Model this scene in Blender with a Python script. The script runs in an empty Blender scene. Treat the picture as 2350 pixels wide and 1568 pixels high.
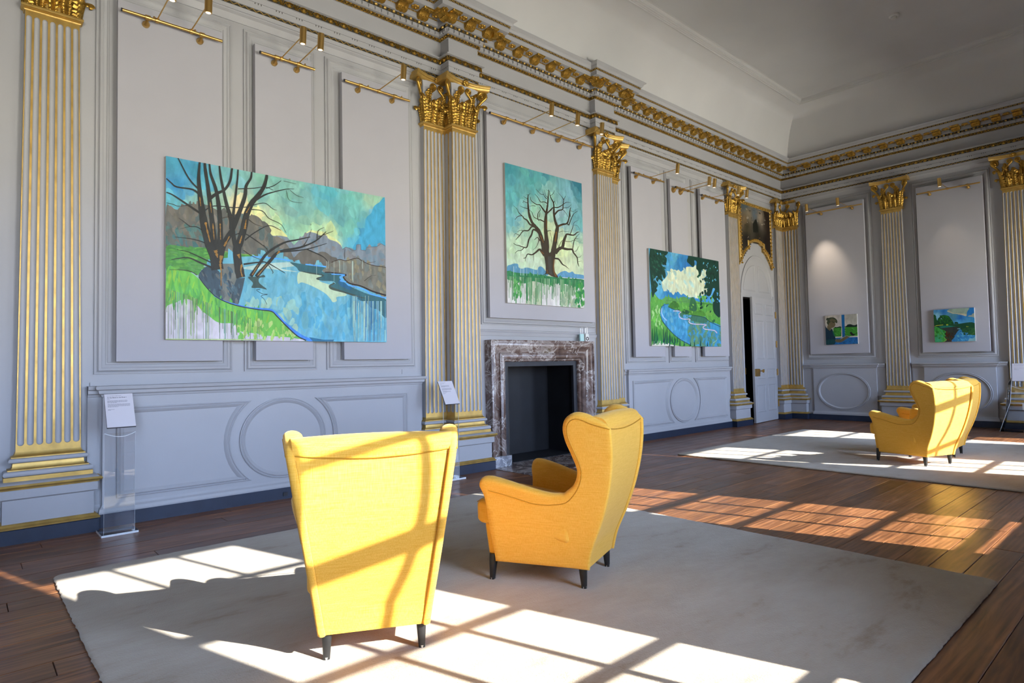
import bpy, bmesh, math, random
import numpy as np
from mathutils import Vector, Matrix, geometry
rnd = random.Random(7)
SC = bpy.context.scene
COL = SC.collection

# ------------------------------------------------------------------ camera
CAMP = np.array([0.0, 0.0, 1.27]); FPX = 1417.34
YAW, PITCH, ROLL = math.radians(41.898), math.radians(2.247), math.radians(-1.149)
_f = np.array([math.sin(YAW)*math.cos(PITCH), math.cos(YAW)*math.cos(PITCH), math.sin(PITCH)])
_r = np.array([math.cos(YAW), -math.sin(YAW), 0.0]); _u = np.cross(_r, _f)
CR = math.cos(ROLL)*_r + math.sin(ROLL)*_u
CU = -math.sin(ROLL)*_r + math.cos(ROLL)*_u
cam = bpy.data.cameras.new('camera'); camo = bpy.data.objects.new('camera', cam); COL.objects.link(camo)
cam.sensor_width = 36.0; cam.sensor_fit = 'HORIZONTAL'; cam.lens = FPX/2350*36; cam.clip_start = 0.05; cam.clip_end = 200
camo.matrix_world = Matrix(((CR[0], CU[0], -_f[0], CAMP[0]), (CR[1], CU[1], -_f[1], CAMP[1]), (CR[2], CU[2], -_f[2], CAMP[2]), (0, 0, 0, 1)))
SC.camera = camo

# ------------------------------------------------------------------ light
SC.view_settings.view_transform = 'Standard'; SC.view_settings.look = 'None'
SC.view_settings.gamma = 1.0; SC.view_settings.use_curve_mapping = False
SC.view_settings.exposure = 1.06
try:
    SC.cycles.use_denoising = True; SC.cycles.denoiser = 'OPENIMAGEDENOISE'
    SC.cycles.max_bounces = 10; SC.cycles.diffuse_bounces = 6; SC.cycles.glossy_bounces = 4
    SC.cycles.transparent_max_bounces = 12; SC.cycles.sample_clamp_indirect = 6.0
    SC.cycles.caustics_reflective = False; SC.cycles.caustics_refractive = False
except Exception:
    pass
SUN_EL = math.radians(28.6); SUN_AZ = (-0.2874, 0.9578)          # direction the light travels in plan
world = bpy.data.worlds.new('sky'); SC.world = world; world.use_nodes = True
wn = world.node_tree; wn.nodes.clear()
wo = wn.nodes.new('ShaderNodeOutputWorld'); wb = wn.nodes.new('ShaderNodeBackground')
tc = wn.nodes.new('ShaderNodeTexCoord'); sx = wn.nodes.new('ShaderNodeSeparateXYZ')
rp = wn.nodes.new('ShaderNodeValToRGB'); mr = wn.nodes.new('ShaderNodeMapRange')
mr.inputs[1].default_value = -1; mr.inputs[2].default_value = 1
rp.color_ramp.elements[0].position = 0.47; rp.color_ramp.elements[0].color = (0.95, 0.88, 0.76, 1)   # unseen ground glow below the horizon, brightened to lift the ceiling
rp.color_ramp.elements[1].position = 0.53; rp.color_ramp.elements[1].color = (0.56, 0.69, 1.0, 1)     # sky
e = rp.color_ramp.elements.new(1.0); e.color = (0.36, 0.56, 1.0, 1)
wn.links.new(tc.outputs['Generated'], sx.inputs[0]); wn.links.new(sx.outputs[2], mr.inputs[0])
wn.links.new(mr.outputs[0], rp.inputs[0]); wn.links.new(rp.outputs[0], wb.inputs[0]); wn.links.new(wb.outputs[0], wo.inputs[0])
wb.inputs[1].default_value = 20.0
sun = bpy.data.lights.new('sun', 'SUN'); suno = bpy.data.objects.new('sun', sun); COL.objects.link(suno)
sun.energy = 13.0; sun.angle = math.radians(0.45); sun.color = (1.0, 0.975, 0.94)
_sd = Vector((SUN_AZ[0]*math.cos(SUN_EL), SUN_AZ[1]*math.cos(SUN_EL), -math.sin(SUN_EL)))
suno.rotation_euler = _sd.to_track_quat('-Z', 'Y').to_euler(); suno.location = (3, -8, 8)

# ------------------------------------------------------------------ pixel helpers (2350 x 1568 frame)
def ray(x, y): return (x-1175)/FPX*CR - (y-784)/FPX*CU + _f
def on(ax, v, x, y):
    d = ray(x, y); return CAMP + d*((v-CAMP[ax])/d[ax])

# ------------------------------------------------------------------ materials
MATS = {}
def principled(name):
    m = bpy.data.materials.new(name); m.use_nodes = True
    return m, m.node_tree, m.node_tree.nodes['Principled BSDF']
def mat(name, col, rough=0.6, metal=0.0, var=0.06, scale=6.0, bump=0.0, bscale=60.0, spec=0.5, stretch=(1, 1, 1), coat=0.0, col2=None):
    m, nt, b = principled(name); N, L = nt.nodes, nt.links
    t = N.new('ShaderNodeTexCoord'); mp = N.new('ShaderNodeMapping'); mp.inputs['Scale'].default_value = stretch
    L.new(t.outputs['Object'], mp.inputs[0])
    n = N.new('ShaderNodeTexNoise'); n.inputs['Scale'].default_value = scale; n.inputs['Detail'].default_value = 6
    L.new(mp.outputs[0], n.inputs['Vector'])
    mx = N.new('ShaderNodeMix'); mx.data_type = 'RGBA'
    c = Vector(col[:3]); c2 = Vector(col2) if col2 else None
    mx.inputs[6].default_value = (*(c*(1-var)), 1); mx.inputs[7].default_value = (*(c2 if c2 else c*(1+var)), 1)
    rr = N.new('ShaderNodeMapRange'); rr.inputs[1].default_value = .3; rr.inputs[2].default_value = .7
    L.new(n.outputs[0], rr.inputs[0]); L.new(rr.outputs[0], mx.inputs[0]); L.new(mx.outputs[2], b.inputs['Base Color'])
    b.inputs['Roughness'].default_value = rough; b.inputs['Metallic'].default_value = metal
    b.inputs['Specular IOR Level'].default_value = spec; b.inputs['Coat Weight'].default_value = coat
    if bump:
        n2 = N.new('ShaderNodeTexNoise'); n2.inputs['Scale'].default_value = bscale; n2.inputs['Detail'].default_value = 4
        L.new(mp.outputs[0], n2.inputs['Vector'])
        bp = N.new('ShaderNodeBump'); bp.inputs['Strength'].default_value = bump; bp.inputs['Distance'].default_value = 0.01
        L.new(n2.outputs[0], bp.inputs['Height']); L.new(bp.outputs[0], b.inputs['Normal'])
    MATS[name] = m; return m
PAINT = mat('wall_paint', (0.405, 0.408, 0.425), 0.55, var=0.03, scale=2.0, bump=0.04, bscale=40)
CEIL = mat('ceiling_paint', (0.60, 0.60, 0.60), 0.8, var=0.03, scale=1.2)
BOARD = mat('display_board_paint', (0.415, 0.415, 0.455), 0.75, var=0.015, scale=3, bump=0.03, bscale=300)
GOLD = mat('gilding', (0.56, 0.365, 0.10), 0.42, metal=0.6, var=0.22, scale=9, bump=0.06, bscale=30, spec=0.6)
GOLDC = mat('carved_gilding', (0.48, 0.285, 0.05), 0.30, metal=0.8, var=0.35, scale=22, bump=0.10, bscale=110, spec=0.6)
DARKG = mat('dark_ground', (0.035, 0.030, 0.018), 0.7, var=0.3, scale=40)  # near-black ground behind the gilt ornament, also on the fascia marks
BRASS = mat('brushed_brass', (0.62, 0.40, 0.13), 0.32, metal=0.95, var=0.06, scale=40, stretch=(1, 1, 8))
BLUE = mat('navy_skirting', (0.014, 0.024, 0.050), 0.42, var=0.12, scale=8, bump=0.06, bscale=20)
BLACKM = mat('black_iron', (0.016, 0.018, 0.024), 0.45, var=0.35, scale=5, bump=0.05, bscale=12)
BLACKW = mat('black_wood', (0.012, 0.012, 0.012), 0.4, var=0.2, scale=20)
FIREIRON = mat('firebox_iron', (0.0065, 0.007, 0.0095), 0.62, var=0.5, scale=3, bump=0.05, bscale=9)  # darker, rougher iron for the firebox interior
WHITEP = mat('white_card', (0.66, 0.63, 0.66), 0.6, var=0.01)
PLAST = mat('white_plastic', (0.7, 0.7, 0.68), 0.4, var=0.02)
MINT = mat('mint_plastic', (0.42, 0.66, 0.66), 0.4, var=0.02)
INK = mat('black_ink', (0.02, 0.02, 0.025), 0.7, var=0.05)
INKG = mat('grey_ink', (0.22, 0.21, 0.24), 0.7, var=0.05)
CANVAS = mat('canvas_edge', (0.50, 0.49, 0.45), 0.8, var=0.04, scale=20)
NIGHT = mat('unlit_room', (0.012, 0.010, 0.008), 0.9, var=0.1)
METAL = mat('steel_glide', (0.6, 0.6, 0.6), 0.3, metal=0.9, var=0.05)
def fabric():
    m, nt, b = principled('yellow_fabric'); N, L = nt.nodes, nt.links
    t = N.new('ShaderNodeTexCoord')
    n1 = N.new('ShaderNodeTexNoise'); n1.inputs['Scale'].default_value = 3; n1.inputs['Detail'].default_value = 3
    mp1 = N.new('ShaderNodeMapping'); mp1.inputs['Scale'].default_value = (420, 420, 14)
    mp2 = N.new('ShaderNodeMapping'); mp2.inputs['Scale'].default_value = (14, 14, 420)
    a = N.new('ShaderNodeTexNoise'); c = N.new('ShaderNodeTexNoise')
    for q in (a, c): q.inputs['Scale'].default_value = 1.0; q.inputs['Detail'].default_value = 2
    L.new(t.outputs['Object'], n1.inputs['Vector']); L.new(t.outputs['Object'], mp1.inputs[0]); L.new(t.outputs['Object'], mp2.inputs[0])
    L.new(mp1.outputs[0], a.inputs['Vector']); L.new(mp2.outputs[0], c.inputs['Vector'])
    ad = N.new('ShaderNodeMath'); ad.operation = 'ADD'; L.new(a.outputs[0], ad.inputs[0]); L.new(c.outputs[0], ad.inputs[1])
    rr = N.new('ShaderNodeMapRange'); rr.inputs[1].default_value = .75; rr.inputs[2].default_value = 1.25
    L.new(ad.outputs[0], rr.inputs[0])
    mx = N.new('ShaderNodeMix'); mx.data_type = 'RGBA'
    mx.inputs[6].default_value = (0.73, 0.355, 0.026, 1); mx.inputs[7].default_value = (0.84, 0.455, 0.075, 1)
    L.new(rr.outputs[0], mx.inputs[0]); L.new(mx.outputs[2], b.inputs['Base Color'])
    b.inputs['Roughness'].default_value = 0.85; b.inputs['Specular IOR Level'].default_value = 0.2
    b.inputs['Sheen Weight'].default_value = 0.25; b.inputs['Sheen Tint'].default_value = (1, 0.9, 0.6, 1)
    bp = N.new('ShaderNodeBump'); bp.inputs['Strength'].default_value = 0.12; bp.inputs['Distance'].default_value = 0.002
    L.new(ad.outputs[0], bp.inputs['Height']); L.new(bp.outputs[0], b.inputs['Normal'])
    return m
FAB = fabric()
PIPE = mat('fabric_piping', (0.50, 0.235, 0.010), 0.85, var=0.06, scale=60)
def marble(name, cols, scale, seed):
    m, nt, b = principled(name); N, L = nt.nodes, nt.links
    t = N.new('ShaderNodeTexCoord'); mp = N.new('ShaderNodeMapping'); mp.inputs['Location'].default_value = (seed, seed*1.7, 0)
    mp.inputs['Rotation'].default_value = (0.3, 0.6, 0.2)
    L.new(t.outputs['Object'], mp.inputs[0])
    n0 = N.new('ShaderNodeTexNoise'); n0.inputs['Scale'].default_value = scale*0.8; n0.inputs['Detail'].default_value = 6; n0.inputs['Distortion'].default_value = .7; n0.inputs['Roughness'].default_value = .68
    L.new(mp.outputs[0], n0.inputs['Vector'])
    r0 = N.new('ShaderNodeValToRGB'); el = r0.color_ramp.elements
    el[0].position = .30; el[0].color = (*cols[0], 1); el[1].position = .70; el[1].color = (*cols[2], 1)
    q = el.new(.5); q.color = (*cols[1], 1); q = el.new(.6); q.color = (*cols[3], 1)
    L.new(n0.outputs[0], r0.inputs[0])
    n1 = N.new('ShaderNodeTexNoise'); n1.inputs['Scale'].default_value = scale*.75; n1.inputs['Detail'].default_value = 9; n1.inputs['Roughness'].default_value = .62; n1.inputs['Distortion'].default_value = 1.0
    L.new(mp.outputs[0], n1.inputs['Vector'])
    r1 = N.new('ShaderNodeValToRGB'); e1 = r1.color_ramp.elements
    e1[0].position = .478; e1[0].color = (0, 0, 0, 1); e1[1].position = .535; e1[1].color = (0, 0, 0, 1); q = e1.new(.505); q.color = (1, 1, 1, 1)
    L.new(n1.outputs[0], r1.inputs[0])
    mx = N.new('ShaderNodeMix'); mx.data_type = 'RGBA'; mx.inputs[7].default_value = (*cols[4], 1)
    L.new(r1.outputs[0], mx.inputs[0]); L.new(r0.outputs[0], mx.inputs[6]); L.new(mx.outputs[2], b.inputs['Base Color'])
    b.inputs['Roughness'].default_value = 0.22
    return m
MARB = marble('red_grey_marble', [(.045, .024, .02), (.16, .105, .085), (.12, .085, .045), (.33, .28, .26), (.50, .45, .41)], 4.5, 1.0)
MARBP = marble('pale_grey_marble', [(.08, .08, .09), (.27, .28, .31), (.36, .36, .40), (.5, .5, .54), (.7, .7, .72)], 6.0, 5.0)
def wood():
    m, nt, b = principled('dark_floorboard'); N, L = nt.nodes, nt.links
    t = N.new('ShaderNodeTexCoord'); oi = N.new('ShaderNodeObjectInfo')
    va = N.new('ShaderNodeVectorMath'); va.operation = 'ADD'
    cm = N.new('ShaderNodeCombineXYZ'); ml = N.new('ShaderNodeMath'); ml.operation = 'MULTIPLY'; ml.inputs[1].default_value = 37
    L.new(oi.outputs['Random'], ml.inputs[0]); L.new(ml.outputs[0], cm.inputs[0]); L.new(ml.outputs[0], cm.inputs[1])
    L.new(t.outputs['Object'], va.inputs[0]); L.new(cm.outputs[0], va.inputs[1])
    mp = N.new('ShaderNodeMapping'); mp.inputs['Scale'].default_value = (1.1, 13, 13); L.new(va.outputs[0], mp.inputs[0])
    n = N.new('ShaderNodeTexNoise'); n.inputs['Scale'].default_value = 1.6; n.inputs['Detail'].default_value = 7; n.inputs['Distortion'].default_value = 1.3
    L.new(mp.outputs[0], n.inputs['Vector'])
    wv = N.new('ShaderNodeTexWave'); wv.bands_direction = 'Y'; wv.inputs['Scale'].default_value = 0.7; wv.inputs['Distortion'].default_value = 9; wv.inputs['Detail'].default_value = 3
    L.new(mp.outputs[0], wv.inputs['Vector'])
    ad = N.new('ShaderNodeMath'); ad.operation = 'MULTIPLY_ADD'; ad.inputs[1].default_value = 0.14
    L.new(wv.outputs[1], ad.inputs[0]); L.new(n.outputs[0], ad.inputs[2])
    r = N.new('ShaderNodeValToRGB'); el = r.color_ramp.elements
    el[0].position = .30; el[0].color = (.068, .025, .0105, 1); el[1].position = .85; el[1].color = (.31, .130, .050, 1)
    q = el.new(.55); q.color = (.160, .062, .024, 1)
    L.new(ad.outputs[0], r.inputs[0])
    hv = N.new('ShaderNodeHueSaturation'); mr2 = N.new('ShaderNodeMapRange'); mr2.inputs[3].default_value = .72; mr2.inputs[4].default_value = 1.25
    L.new(oi.outputs['Random'], mr2.inputs[0]); L.new(mr2.outputs[0], hv.inputs['Value']); L.new(r.outputs[0], hv.inputs['Color'])
    L.new(hv.outputs[0], b.inputs['Base Color'])
    n3 = N.new('ShaderNodeTexNoise'); n3.inputs['Scale'].default_value = 2.2; n3.inputs['Detail'].default_value = 5
    L.new(va.outputs[0], n3.inputs['Vector'])
    mr3 = N.new('ShaderNodeMapRange'); mr3.inputs[3].default_value = .22; mr3.inputs[4].default_value = .45; L.new(n3.outputs[0], mr3.inputs[0])
    L.new(mr3.outputs[0], b.inputs['Roughness']); b.inputs['Specular IOR Level'].default_value = 0.32
    bp = N.new('ShaderNodeBump'); bp.inputs['Strength'].default_value = 0.10; bp.inputs['Distance'].default_value = 0.004
    L.new(ad.outputs[0], bp.inputs['Height']); L.new(bp.outputs[0], b.inputs['Normal'])
    return m
WOOD = wood()
def rugmat():
    m, nt, b = principled('beige_wool'); N, L = nt.nodes, nt.links
    t = N.new('ShaderNodeTexCoord')
    mp = N.new('ShaderNodeMapping'); mp.inputs['Rotation'].default_value = (0, 0, 0.5); mp.inputs['Scale'].default_value = (1, 2.2, 1); L.new(t.outputs['Object'], mp.inputs[0])
    n = N.new('ShaderNodeTexNoise'); n.inputs['Scale'].default_value = 1.5; n.inputs['Detail'].default_value = 8; n.inputs['Roughness'].default_value = .66; n.inputs['Distortion'].default_value = .15
    L.new(mp.outputs[0], n.inputs['Vector'])
    r = N.new('ShaderNodeValToRGB'); el = r.color_ramp.elements
    el[0].position = .28; el[0].color = (.26, .175, .10, 1); el[1].position = .66; el[1].color = (.42, .355, .275, 1); q = el.new(.42); q.color = (.375, .300, .22, 1)
    L.new(n.outputs[0], r.inputs[0]); L.new(r.outputs[0], b.inputs['Base Color'])
    f = N.new('ShaderNodeTexNoise'); f.inputs['Scale'].default_value = 140; f.inputs['Detail'].default_value = 3; L.new(t.outputs['Object'], f.inputs['Vector'])
    g = N.new('ShaderNodeTexNoise'); g.inputs['Scale'].default_value = 14; g.inputs['Detail'].default_value = 6; L.new(mp.outputs[0], g.inputs['Vector'])
    ad = N.new('ShaderNodeMath'); ad.operation = 'MULTIPLY_ADD'; ad.inputs[1].default_value = 1.2; L.new(g.outputs[0], ad.inputs[0]); L.new(f.outputs[0], ad.inputs[2])
    bp = N.new('ShaderNodeBump'); bp.inputs['Strength'].default_value = .55; bp.inputs['Distance'].default_value = .006
    L.new(ad.outputs[0], bp.inputs['Height']); L.new(bp.outputs[0], b.inputs['Normal'])
    b.inputs['Roughness'].default_value = 1.0; b.inputs['Specular IOR Level'].default_value = 0.05; b.inputs['Sheen Weight'].default_value = .2
    return m
RUG = rugmat()
def acrylic(name, tint, fac):
    m = bpy.data.materials.new(name); m.use_nodes = True; nt = m.node_tree; N, L = nt.nodes, nt.links; N.clear()
    o = N.new('ShaderNodeOutputMaterial'); mx = N.new('ShaderNodeMixShader'); tr = N.new('ShaderNodeBsdfTransparent'); gl = N.new('ShaderNodeBsdfGlossy')
    fr = N.new('ShaderNodeFresnel'); fr.inputs[0].default_value = 1.49; ad = N.new('ShaderNodeMath'); ad.operation = 'ADD'; ad.inputs[1].default_value = fac; ad.use_clamp = True
    tr.inputs[0].default_value = (*tint, 1); gl.inputs['Roughness'].default_value = 0.02
    L.new(fr.outputs[0], ad.inputs[0]); L.new(ad.outputs[0], mx.inputs[0]); L.new(tr.outputs[0], mx.inputs[1]); L.new(gl.outputs[0], mx.inputs[2]); L.new(mx.outputs[0], o.inputs[0])
    return m
ACR = acrylic('clear_acrylic', (0.96, 0.975, 0.985), 0.02)
ACRE = mat('acrylic_edge', (0.80, 0.84, 0.86), 0.3, var=0.02)
GLASS = acrylic('window_glass', (0.97, 0.985, 0.98), 0.0)
def emit(name, col, s):
    m, nt, b = principled(name); b.inputs['Emission Color'].default_value = (*col, 1); b.inputs['Emission Strength'].default_value = s
    b.inputs['Base Color'].default_value = (0.9, 0.9, 0.85, 1); return m
LENS = emit('lamp_lens', (1, .86, .66), .7)
BLINDM = mat('blind_fabric', (0.75, 0.73, 0.68), 0.9, var=0.02)

# ------------------------------------------------------------------ mesh helpers
class MB:
    def __init__(s): s.v = []; s.f = []
    def add(s, v, f):
        n = len(s.v); s.v += [tuple(map(float, q)) for q in v]; s.f += [tuple(i+n for i in q) for q in f]; return s
    def box(s, x0, x1, y0, y1, z0, z1):
        return s.add([(x0,y0,z0),(x1,y0,z0),(x1,y1,z0),(x0,y1,z0),(x0,y0,z1),(x1,y0,z1),(x1,y1,z1),(x0,y1,z1)],
                     [(0,3,2,1),(4,5,6,7),(0,1,5,4),(1,2,6,5),(2,3,7,6),(3,0,4,7)])
    def grid(s, P, close_u=False, close_v=False):   # P[i][j] -> 3d point
        ni, nj = len(P), len(P[0]); f = []
        for i in range(ni if close_u else ni-1):
            for j in range(nj if close_v else nj-1):
                a, b = i, (i+1) % ni; c, d = j, (j+1) % nj
                f.append((a*nj+c, b*nj+c, b*nj+d, a*nj+d))
        return s.add([p for r in P for p in r], f)
    def tube(s, pts, r, n=8, caps=True):
        pts = [Vector(p) for p in pts]; rs = r if isinstance(r, (list, tuple)) else [r]*len(pts); R = []; up = None
        for i, p in enumerate(pts):
            t = (pts[min(i+1, len(pts)-1)] - pts[max(i-1, 0)]).normalized()
            if up is None: up = Vector((0, 0, 1)) if abs(t.z) < .9 else Vector((1, 0, 0))
            a = t.cross(up)
            if a.length < 1e-6: a = t.cross(Vector((0, 1, 0)))
            a.normalize(); b = a.cross(t).normalized(); up = b
            R.append([p + rs[i]*(math.cos(k*2*math.pi/n)*a + math.sin(k*2*math.pi/n)*b) for k in range(n)])
        n0 = len(s.v); s.grid(R, close_v=True)
        if caps: s.f.append(tuple(n0+k for k in range(n))[::-1]); s.f.append(tuple(n0+(len(pts)-1)*n+k for k in range(n)))
        return s
    def lathe(s, prof, n=16, axis=2, c=(0, 0, 0)):
        R = []
        for r, h in prof:
            row = []
            for k in range(n):
                a = k*2*math.pi/n; p = [r*math.cos(a), r*math.sin(a), h]
                if axis == 1: p = [p[0], p[2], p[1]]
                if axis == 0: p = [p[2], p[0], p[1]]
                row.append((p[0]+c[0], p[1]+c[1], p[2]+c[2]))
            R.append(row)
        return s.grid(R, close_v=True)
    def xf(s, fn): s.v = [tuple(fn(*p)) for p in s.v]; return s
def mesh(name, mb, m, smooth=None, attr=None):
    me = bpy.data.meshes.new(name); me.from_pydata(mb.v, [], mb.f); me.validate()
    bm = bmesh.new(); bm.from_mesh(me); bmesh.ops.recalc_face_normals(bm, faces=bm.faces); bm.to_mesh(me); bm.free()
    if m: me.materials.append(m)
    if smooth is not None:
        me.shade_smooth() if hasattr(me, 'shade_smooth') else None
        me.set_sharp_from_angle(angle=math.radians(smooth))
    return me
def obj(name, mb, m, parent=None, smooth=None, label=None, cat=None, group=None, kind=None, loc=None, rz=None):
    me = mb if isinstance(mb, bpy.types.Mesh) else mesh(name, mb, m, smooth)
    o = bpy.data.objects.new(name, me); COL.objects.link(o); o.parent = parent
    if loc is not None: o.location = loc
    if rz is not None: o.rotation_euler = (0, 0, rz)
    return tag(o, label, cat, group, kind)
def tag(o, label=None, cat=None, group=None, kind=None):
    if label: o['label'] = label
    if cat: o['category'] = cat
    if group: o['group'] = group
    if kind: o['kind'] = kind
    return o
def thing(name, label, cat, loc=(0, 0, 0), rz=0.0, group=None):
    o = bpy.data.objects.new(name, None); COL.objects.link(o); o.empty_display_size = .1
    o.location = loc; o.rotation_euler = (0, 0, rz); return tag(o, label, cat, group)
def offsets(path, closed):
    n = len(path); out = []
    for i in range(n):
        ds = []
        if closed or i > 0: a, b = path[i-1], path[i]; ds.append((b[0]-a[0], b[1]-a[1]))
        if closed or i < n-1: a, b = path[i], path[(i+1) % n]; ds.append((b[0]-a[0], b[1]-a[1]))
        ns = []
        for d in ds:
            l = math.hypot(*d) or 1; ns.append((d[1]/l, -d[0]/l))
        if len(ns) == 1: out.append(ns[0])
        else:
            k = 1 + ns[0][0]*ns[1][0] + ns[0][1]*ns[1][1]; k = max(k, .25)
            out.append(((ns[0][0]+ns[1][0])/k, (ns[0][1]+ns[1][1])/k))
    return out
def sweep(mb, path, prof, closed=False, f=None, ends=True):
    # path in a plane, prof = [(offset to the right of the path, height)]
    f = f or (lambda x, y, h: (x, y, h)); ofs = offsets(path, closed)
    R = [[f(p[0]+o[0]*d, p[1]+o[1]*d, h) for d, h in prof] for p, o in zip(path, ofs)]
    n0 = len(mb.v); mb.grid(R, close_u=closed); k = len(prof)
    if not closed and ends:
        mb.f.append(tuple(n0+i for i in range(k))); mb.f.append(tuple(n0+(len(path)-1)*k+i for i in range(k)))
    return mb
LW = lambda Y: (lambda a, z, h: (a, Y-h, z))           # left wall plane: along = x
EW = lambda X: (lambda a, z, h: (X-h, -a, z))          # end wall plane: along = -y
# ------------------------------------------------------------------ room shell
YW, YB, XE, XR, YS = 6.20, 6.04, 13.75, -3.6, -0.58
def wallgrid(mb, xs, zs, y0, y1, holes):
    for i in range(len(xs)-1):
        for j in range(len(zs)-1):
            cx, cz = (xs[i]+xs[i+1])/2, (zs[j]+zs[j+1])/2
            if any(a < cx < b and c < cz < d for a, b, c, d in holes): continue
            mb.box(xs[i], xs[i+1], y0, y1, zs[j], zs[j+1])
DOOR = (11.86, 13.20, 0.0, 2.60); FIRE = (5.22, 6.64, 0.0, 1.39)
w = MB(); wallgrid(w, [XR, FIRE[0], FIRE[1], DOOR[0], DOOR[1], XE+.2], [-.05, 1.39, 2.60, 6.7], YW, YW+.2, [DOOR, FIRE])
WL = obj('wall_left', w, PAINT, kind='structure')
cb = MB(); wallgrid(cb, [4.47, FIRE[0], FIRE[1], 7.46], [0, 1.39, 4.83], YB, YW, [FIRE]); T2 = obj('trim_2', cb, PAINT, kind='structure')
WB = obj('wall_back', MB().box(XE, XE+.2, -1.2, YW+.2, -.05, 6.7), PAINT, kind='structure')
WR = obj('wall_rear', MB().box(XR-.2, XR, -1.2, YW+.2, -.05, 6.7), PAINT, kind='structure')
# window wall (behind the camera): five sash windows
WINX = [(-1.50, -.36), (1.955, 3.10), (5.41, 6.53), (8.865, 9.96), (11.84, 12.93)]
YG = -0.65; ZB, ZT = 0.875, 3.42
holes = [(a-.06, b+.06, ZB-.05, ZT+.05) for a, b in WINX]
xs = [XR-.2] + [q for h in holes for q in h[:2]] + [XE+.2]
ww = MB(); wallgrid(ww, xs, [-.05, ZB-.05, ZT+.05, 6.7], -.70, YS, holes)
WS = obj('wall_right', ww, PAINT, kind='structure')
k1 = math.tan(SUN_EL)*.9578
def zbar(yf): return (yf - YG)/(.9578/math.tan(SUN_EL))
BARZ = [zbar(q) for q in (1.69, 2.45, 3.22, 3.98)]; ZRAIL = zbar(1.085); ZBL = zbar(4.70)
ZB2 = zbar(0.93)
for i, (a, b) in enumerate(WINX):
    fr = MB()
    for x0, x1 in ((a-.06, a), (b, b+.06)): fr.box(x0, x1, -.69, -.61, ZB-.05, ZT+.05)
    fr.box(a-.06, b+.06, -.69, -.61, ZB-.05, ZB2); fr.box(a-.06, b+.06, -.69, -.61, ZT, ZT+.05)
    wdw = obj('window_%d' % (i+1), fr, PAINT, kind='structure')
    obj('bottom_rail', MB().box(a, b, -.67, -.63, ZRAIL-.02, ZRAIL+.022), PAINT, wdw)
    for z in BARZ: obj('glazing_bar', MB().box(a, b, -.672, -.628, z-(.038 if abs(z-BARZ[2]) < .01 else .016), z+(.034 if abs(z-BARZ[2]) < .01 else .016)), PAINT, wdw)
    p = (b-a)/3
    for k in (1, 2): obj('glazing_bar', MB().box(a+p*k-.015, a+p*k+.015, -.672, -.628, ZRAIL, ZT), PAINT, wdw)
    zz = [ZRAIL]+BARZ+[ZT]
    for k in range(3):
        for j in range(len(zz)-1): obj('pane', MB().box(a+p*k, a+p*(k+1), -.6515, -.6485, zz[j], zz[j+1]), GLASS, wdw)
    obj('roller_blind', MB().box(a+.028, b+.02, -.632, -.628, ZBL, ZT), BLINDM, wdw)
    po = bpy.data.lights.new('window_portal', 'AREA'); po.shape = 'RECTANGLE'; po.size = b-a; po.size_y = ZBL-ZB2; po.cycles.is_portal = True
    pl = bpy.data.objects.new('window_portal', po); COL.objects.link(pl); pl.location = ((a+b)/2, -.60, (ZBL+ZB2)/2)
    pl.rotation_euler = (math.radians(90), 0, 0)
# floor: slab and boards
FLOOR = obj('floor', MB().box(XR, XE+.05, -.75, YW+.6, -.08, -.026), NIGHT, kind='structure')
pw = 0.1765; row = 0; y = -0.60
bmz = None
while y < 6.25:
    xcur = -1.2 - rnd.random()*2.5
    while xcur < XE:
        L = rnd.choice([2.6, 3.2, 3.8, 4.4, 5.0]); x1 = min(xcur+L, XE)
        if x1-xcur > .3:
            h = -.0 - rnd.random()*.0012; g = .0016; cx = (xcur+x1)/2; hx = (x1-xcur)/2-g; hy = pw/2-g; t = .0022
            b = MB().add([(-hx,-hy,-.025),(hx,-hy,-.025),(hx,hy,-.025),(-hx,hy,-.025),(-hx,-hy,-t),(hx,-hy,-t),(hx,hy,-t),(-hx,hy,-t),
                          (-hx+t,-hy+t,0),(hx-t,-hy+t,0),(hx-t,hy-t,0),(-hx+t,hy-t,0)],
                         [(0,1,5,4),(1,2,6,5),(2,3,7,6),(3,0,4,7),(4,5,9,8),(5,6,10,9),(6,7,11,10),(7,4,8,11),(8,9,10,11)])
            obj('plank', b, WOOD, FLOOR, loc=(cx, y+pw/2, h))
        xcur = x1
    y += pw; row += 1
# ceiling with cove and moulding
PM, PMID, PBK, PE = 6.13, 6.07, 5.96, 13.68
ceil = MB(); ceil.box(XR-.2, XE+.2, -1.0, YW+.2, 6.62, 6.7)
CE = obj('ceiling', ceil, CEIL, kind='structure')
rect = [(XR, YS), (XR, PM), (PE, PM), (PE, YS)]
cov = [(-.05, 5.60), (.30, 5.60), (.315, 5.70), (.335, 5.85), (.38, 6.03), (.445, 6.20), (.53, 6.345), (.625, 6.455), (.72, 6.525), (.80, 6.560), (.92, 6.625)]
obj('cove', sweep(MB(), rect, cov, closed=True), CEIL, CE, smooth=50)
cm_ = [(.785, 6.575), (.785, 6.542), (.792, 6.534), (.804, 6.534), (.810, 6.545), (.828, 6.548), (.832, 6.556), (.856, 6.560), (.860, 6.570), (.872, 6.572), (.880, 6.585), (.888, 6.60), (.90, 6.625)]
obj('ceiling_moulding', sweep(MB(), rect, cm_, closed=True), CEIL, CE, smooth=20)
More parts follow.
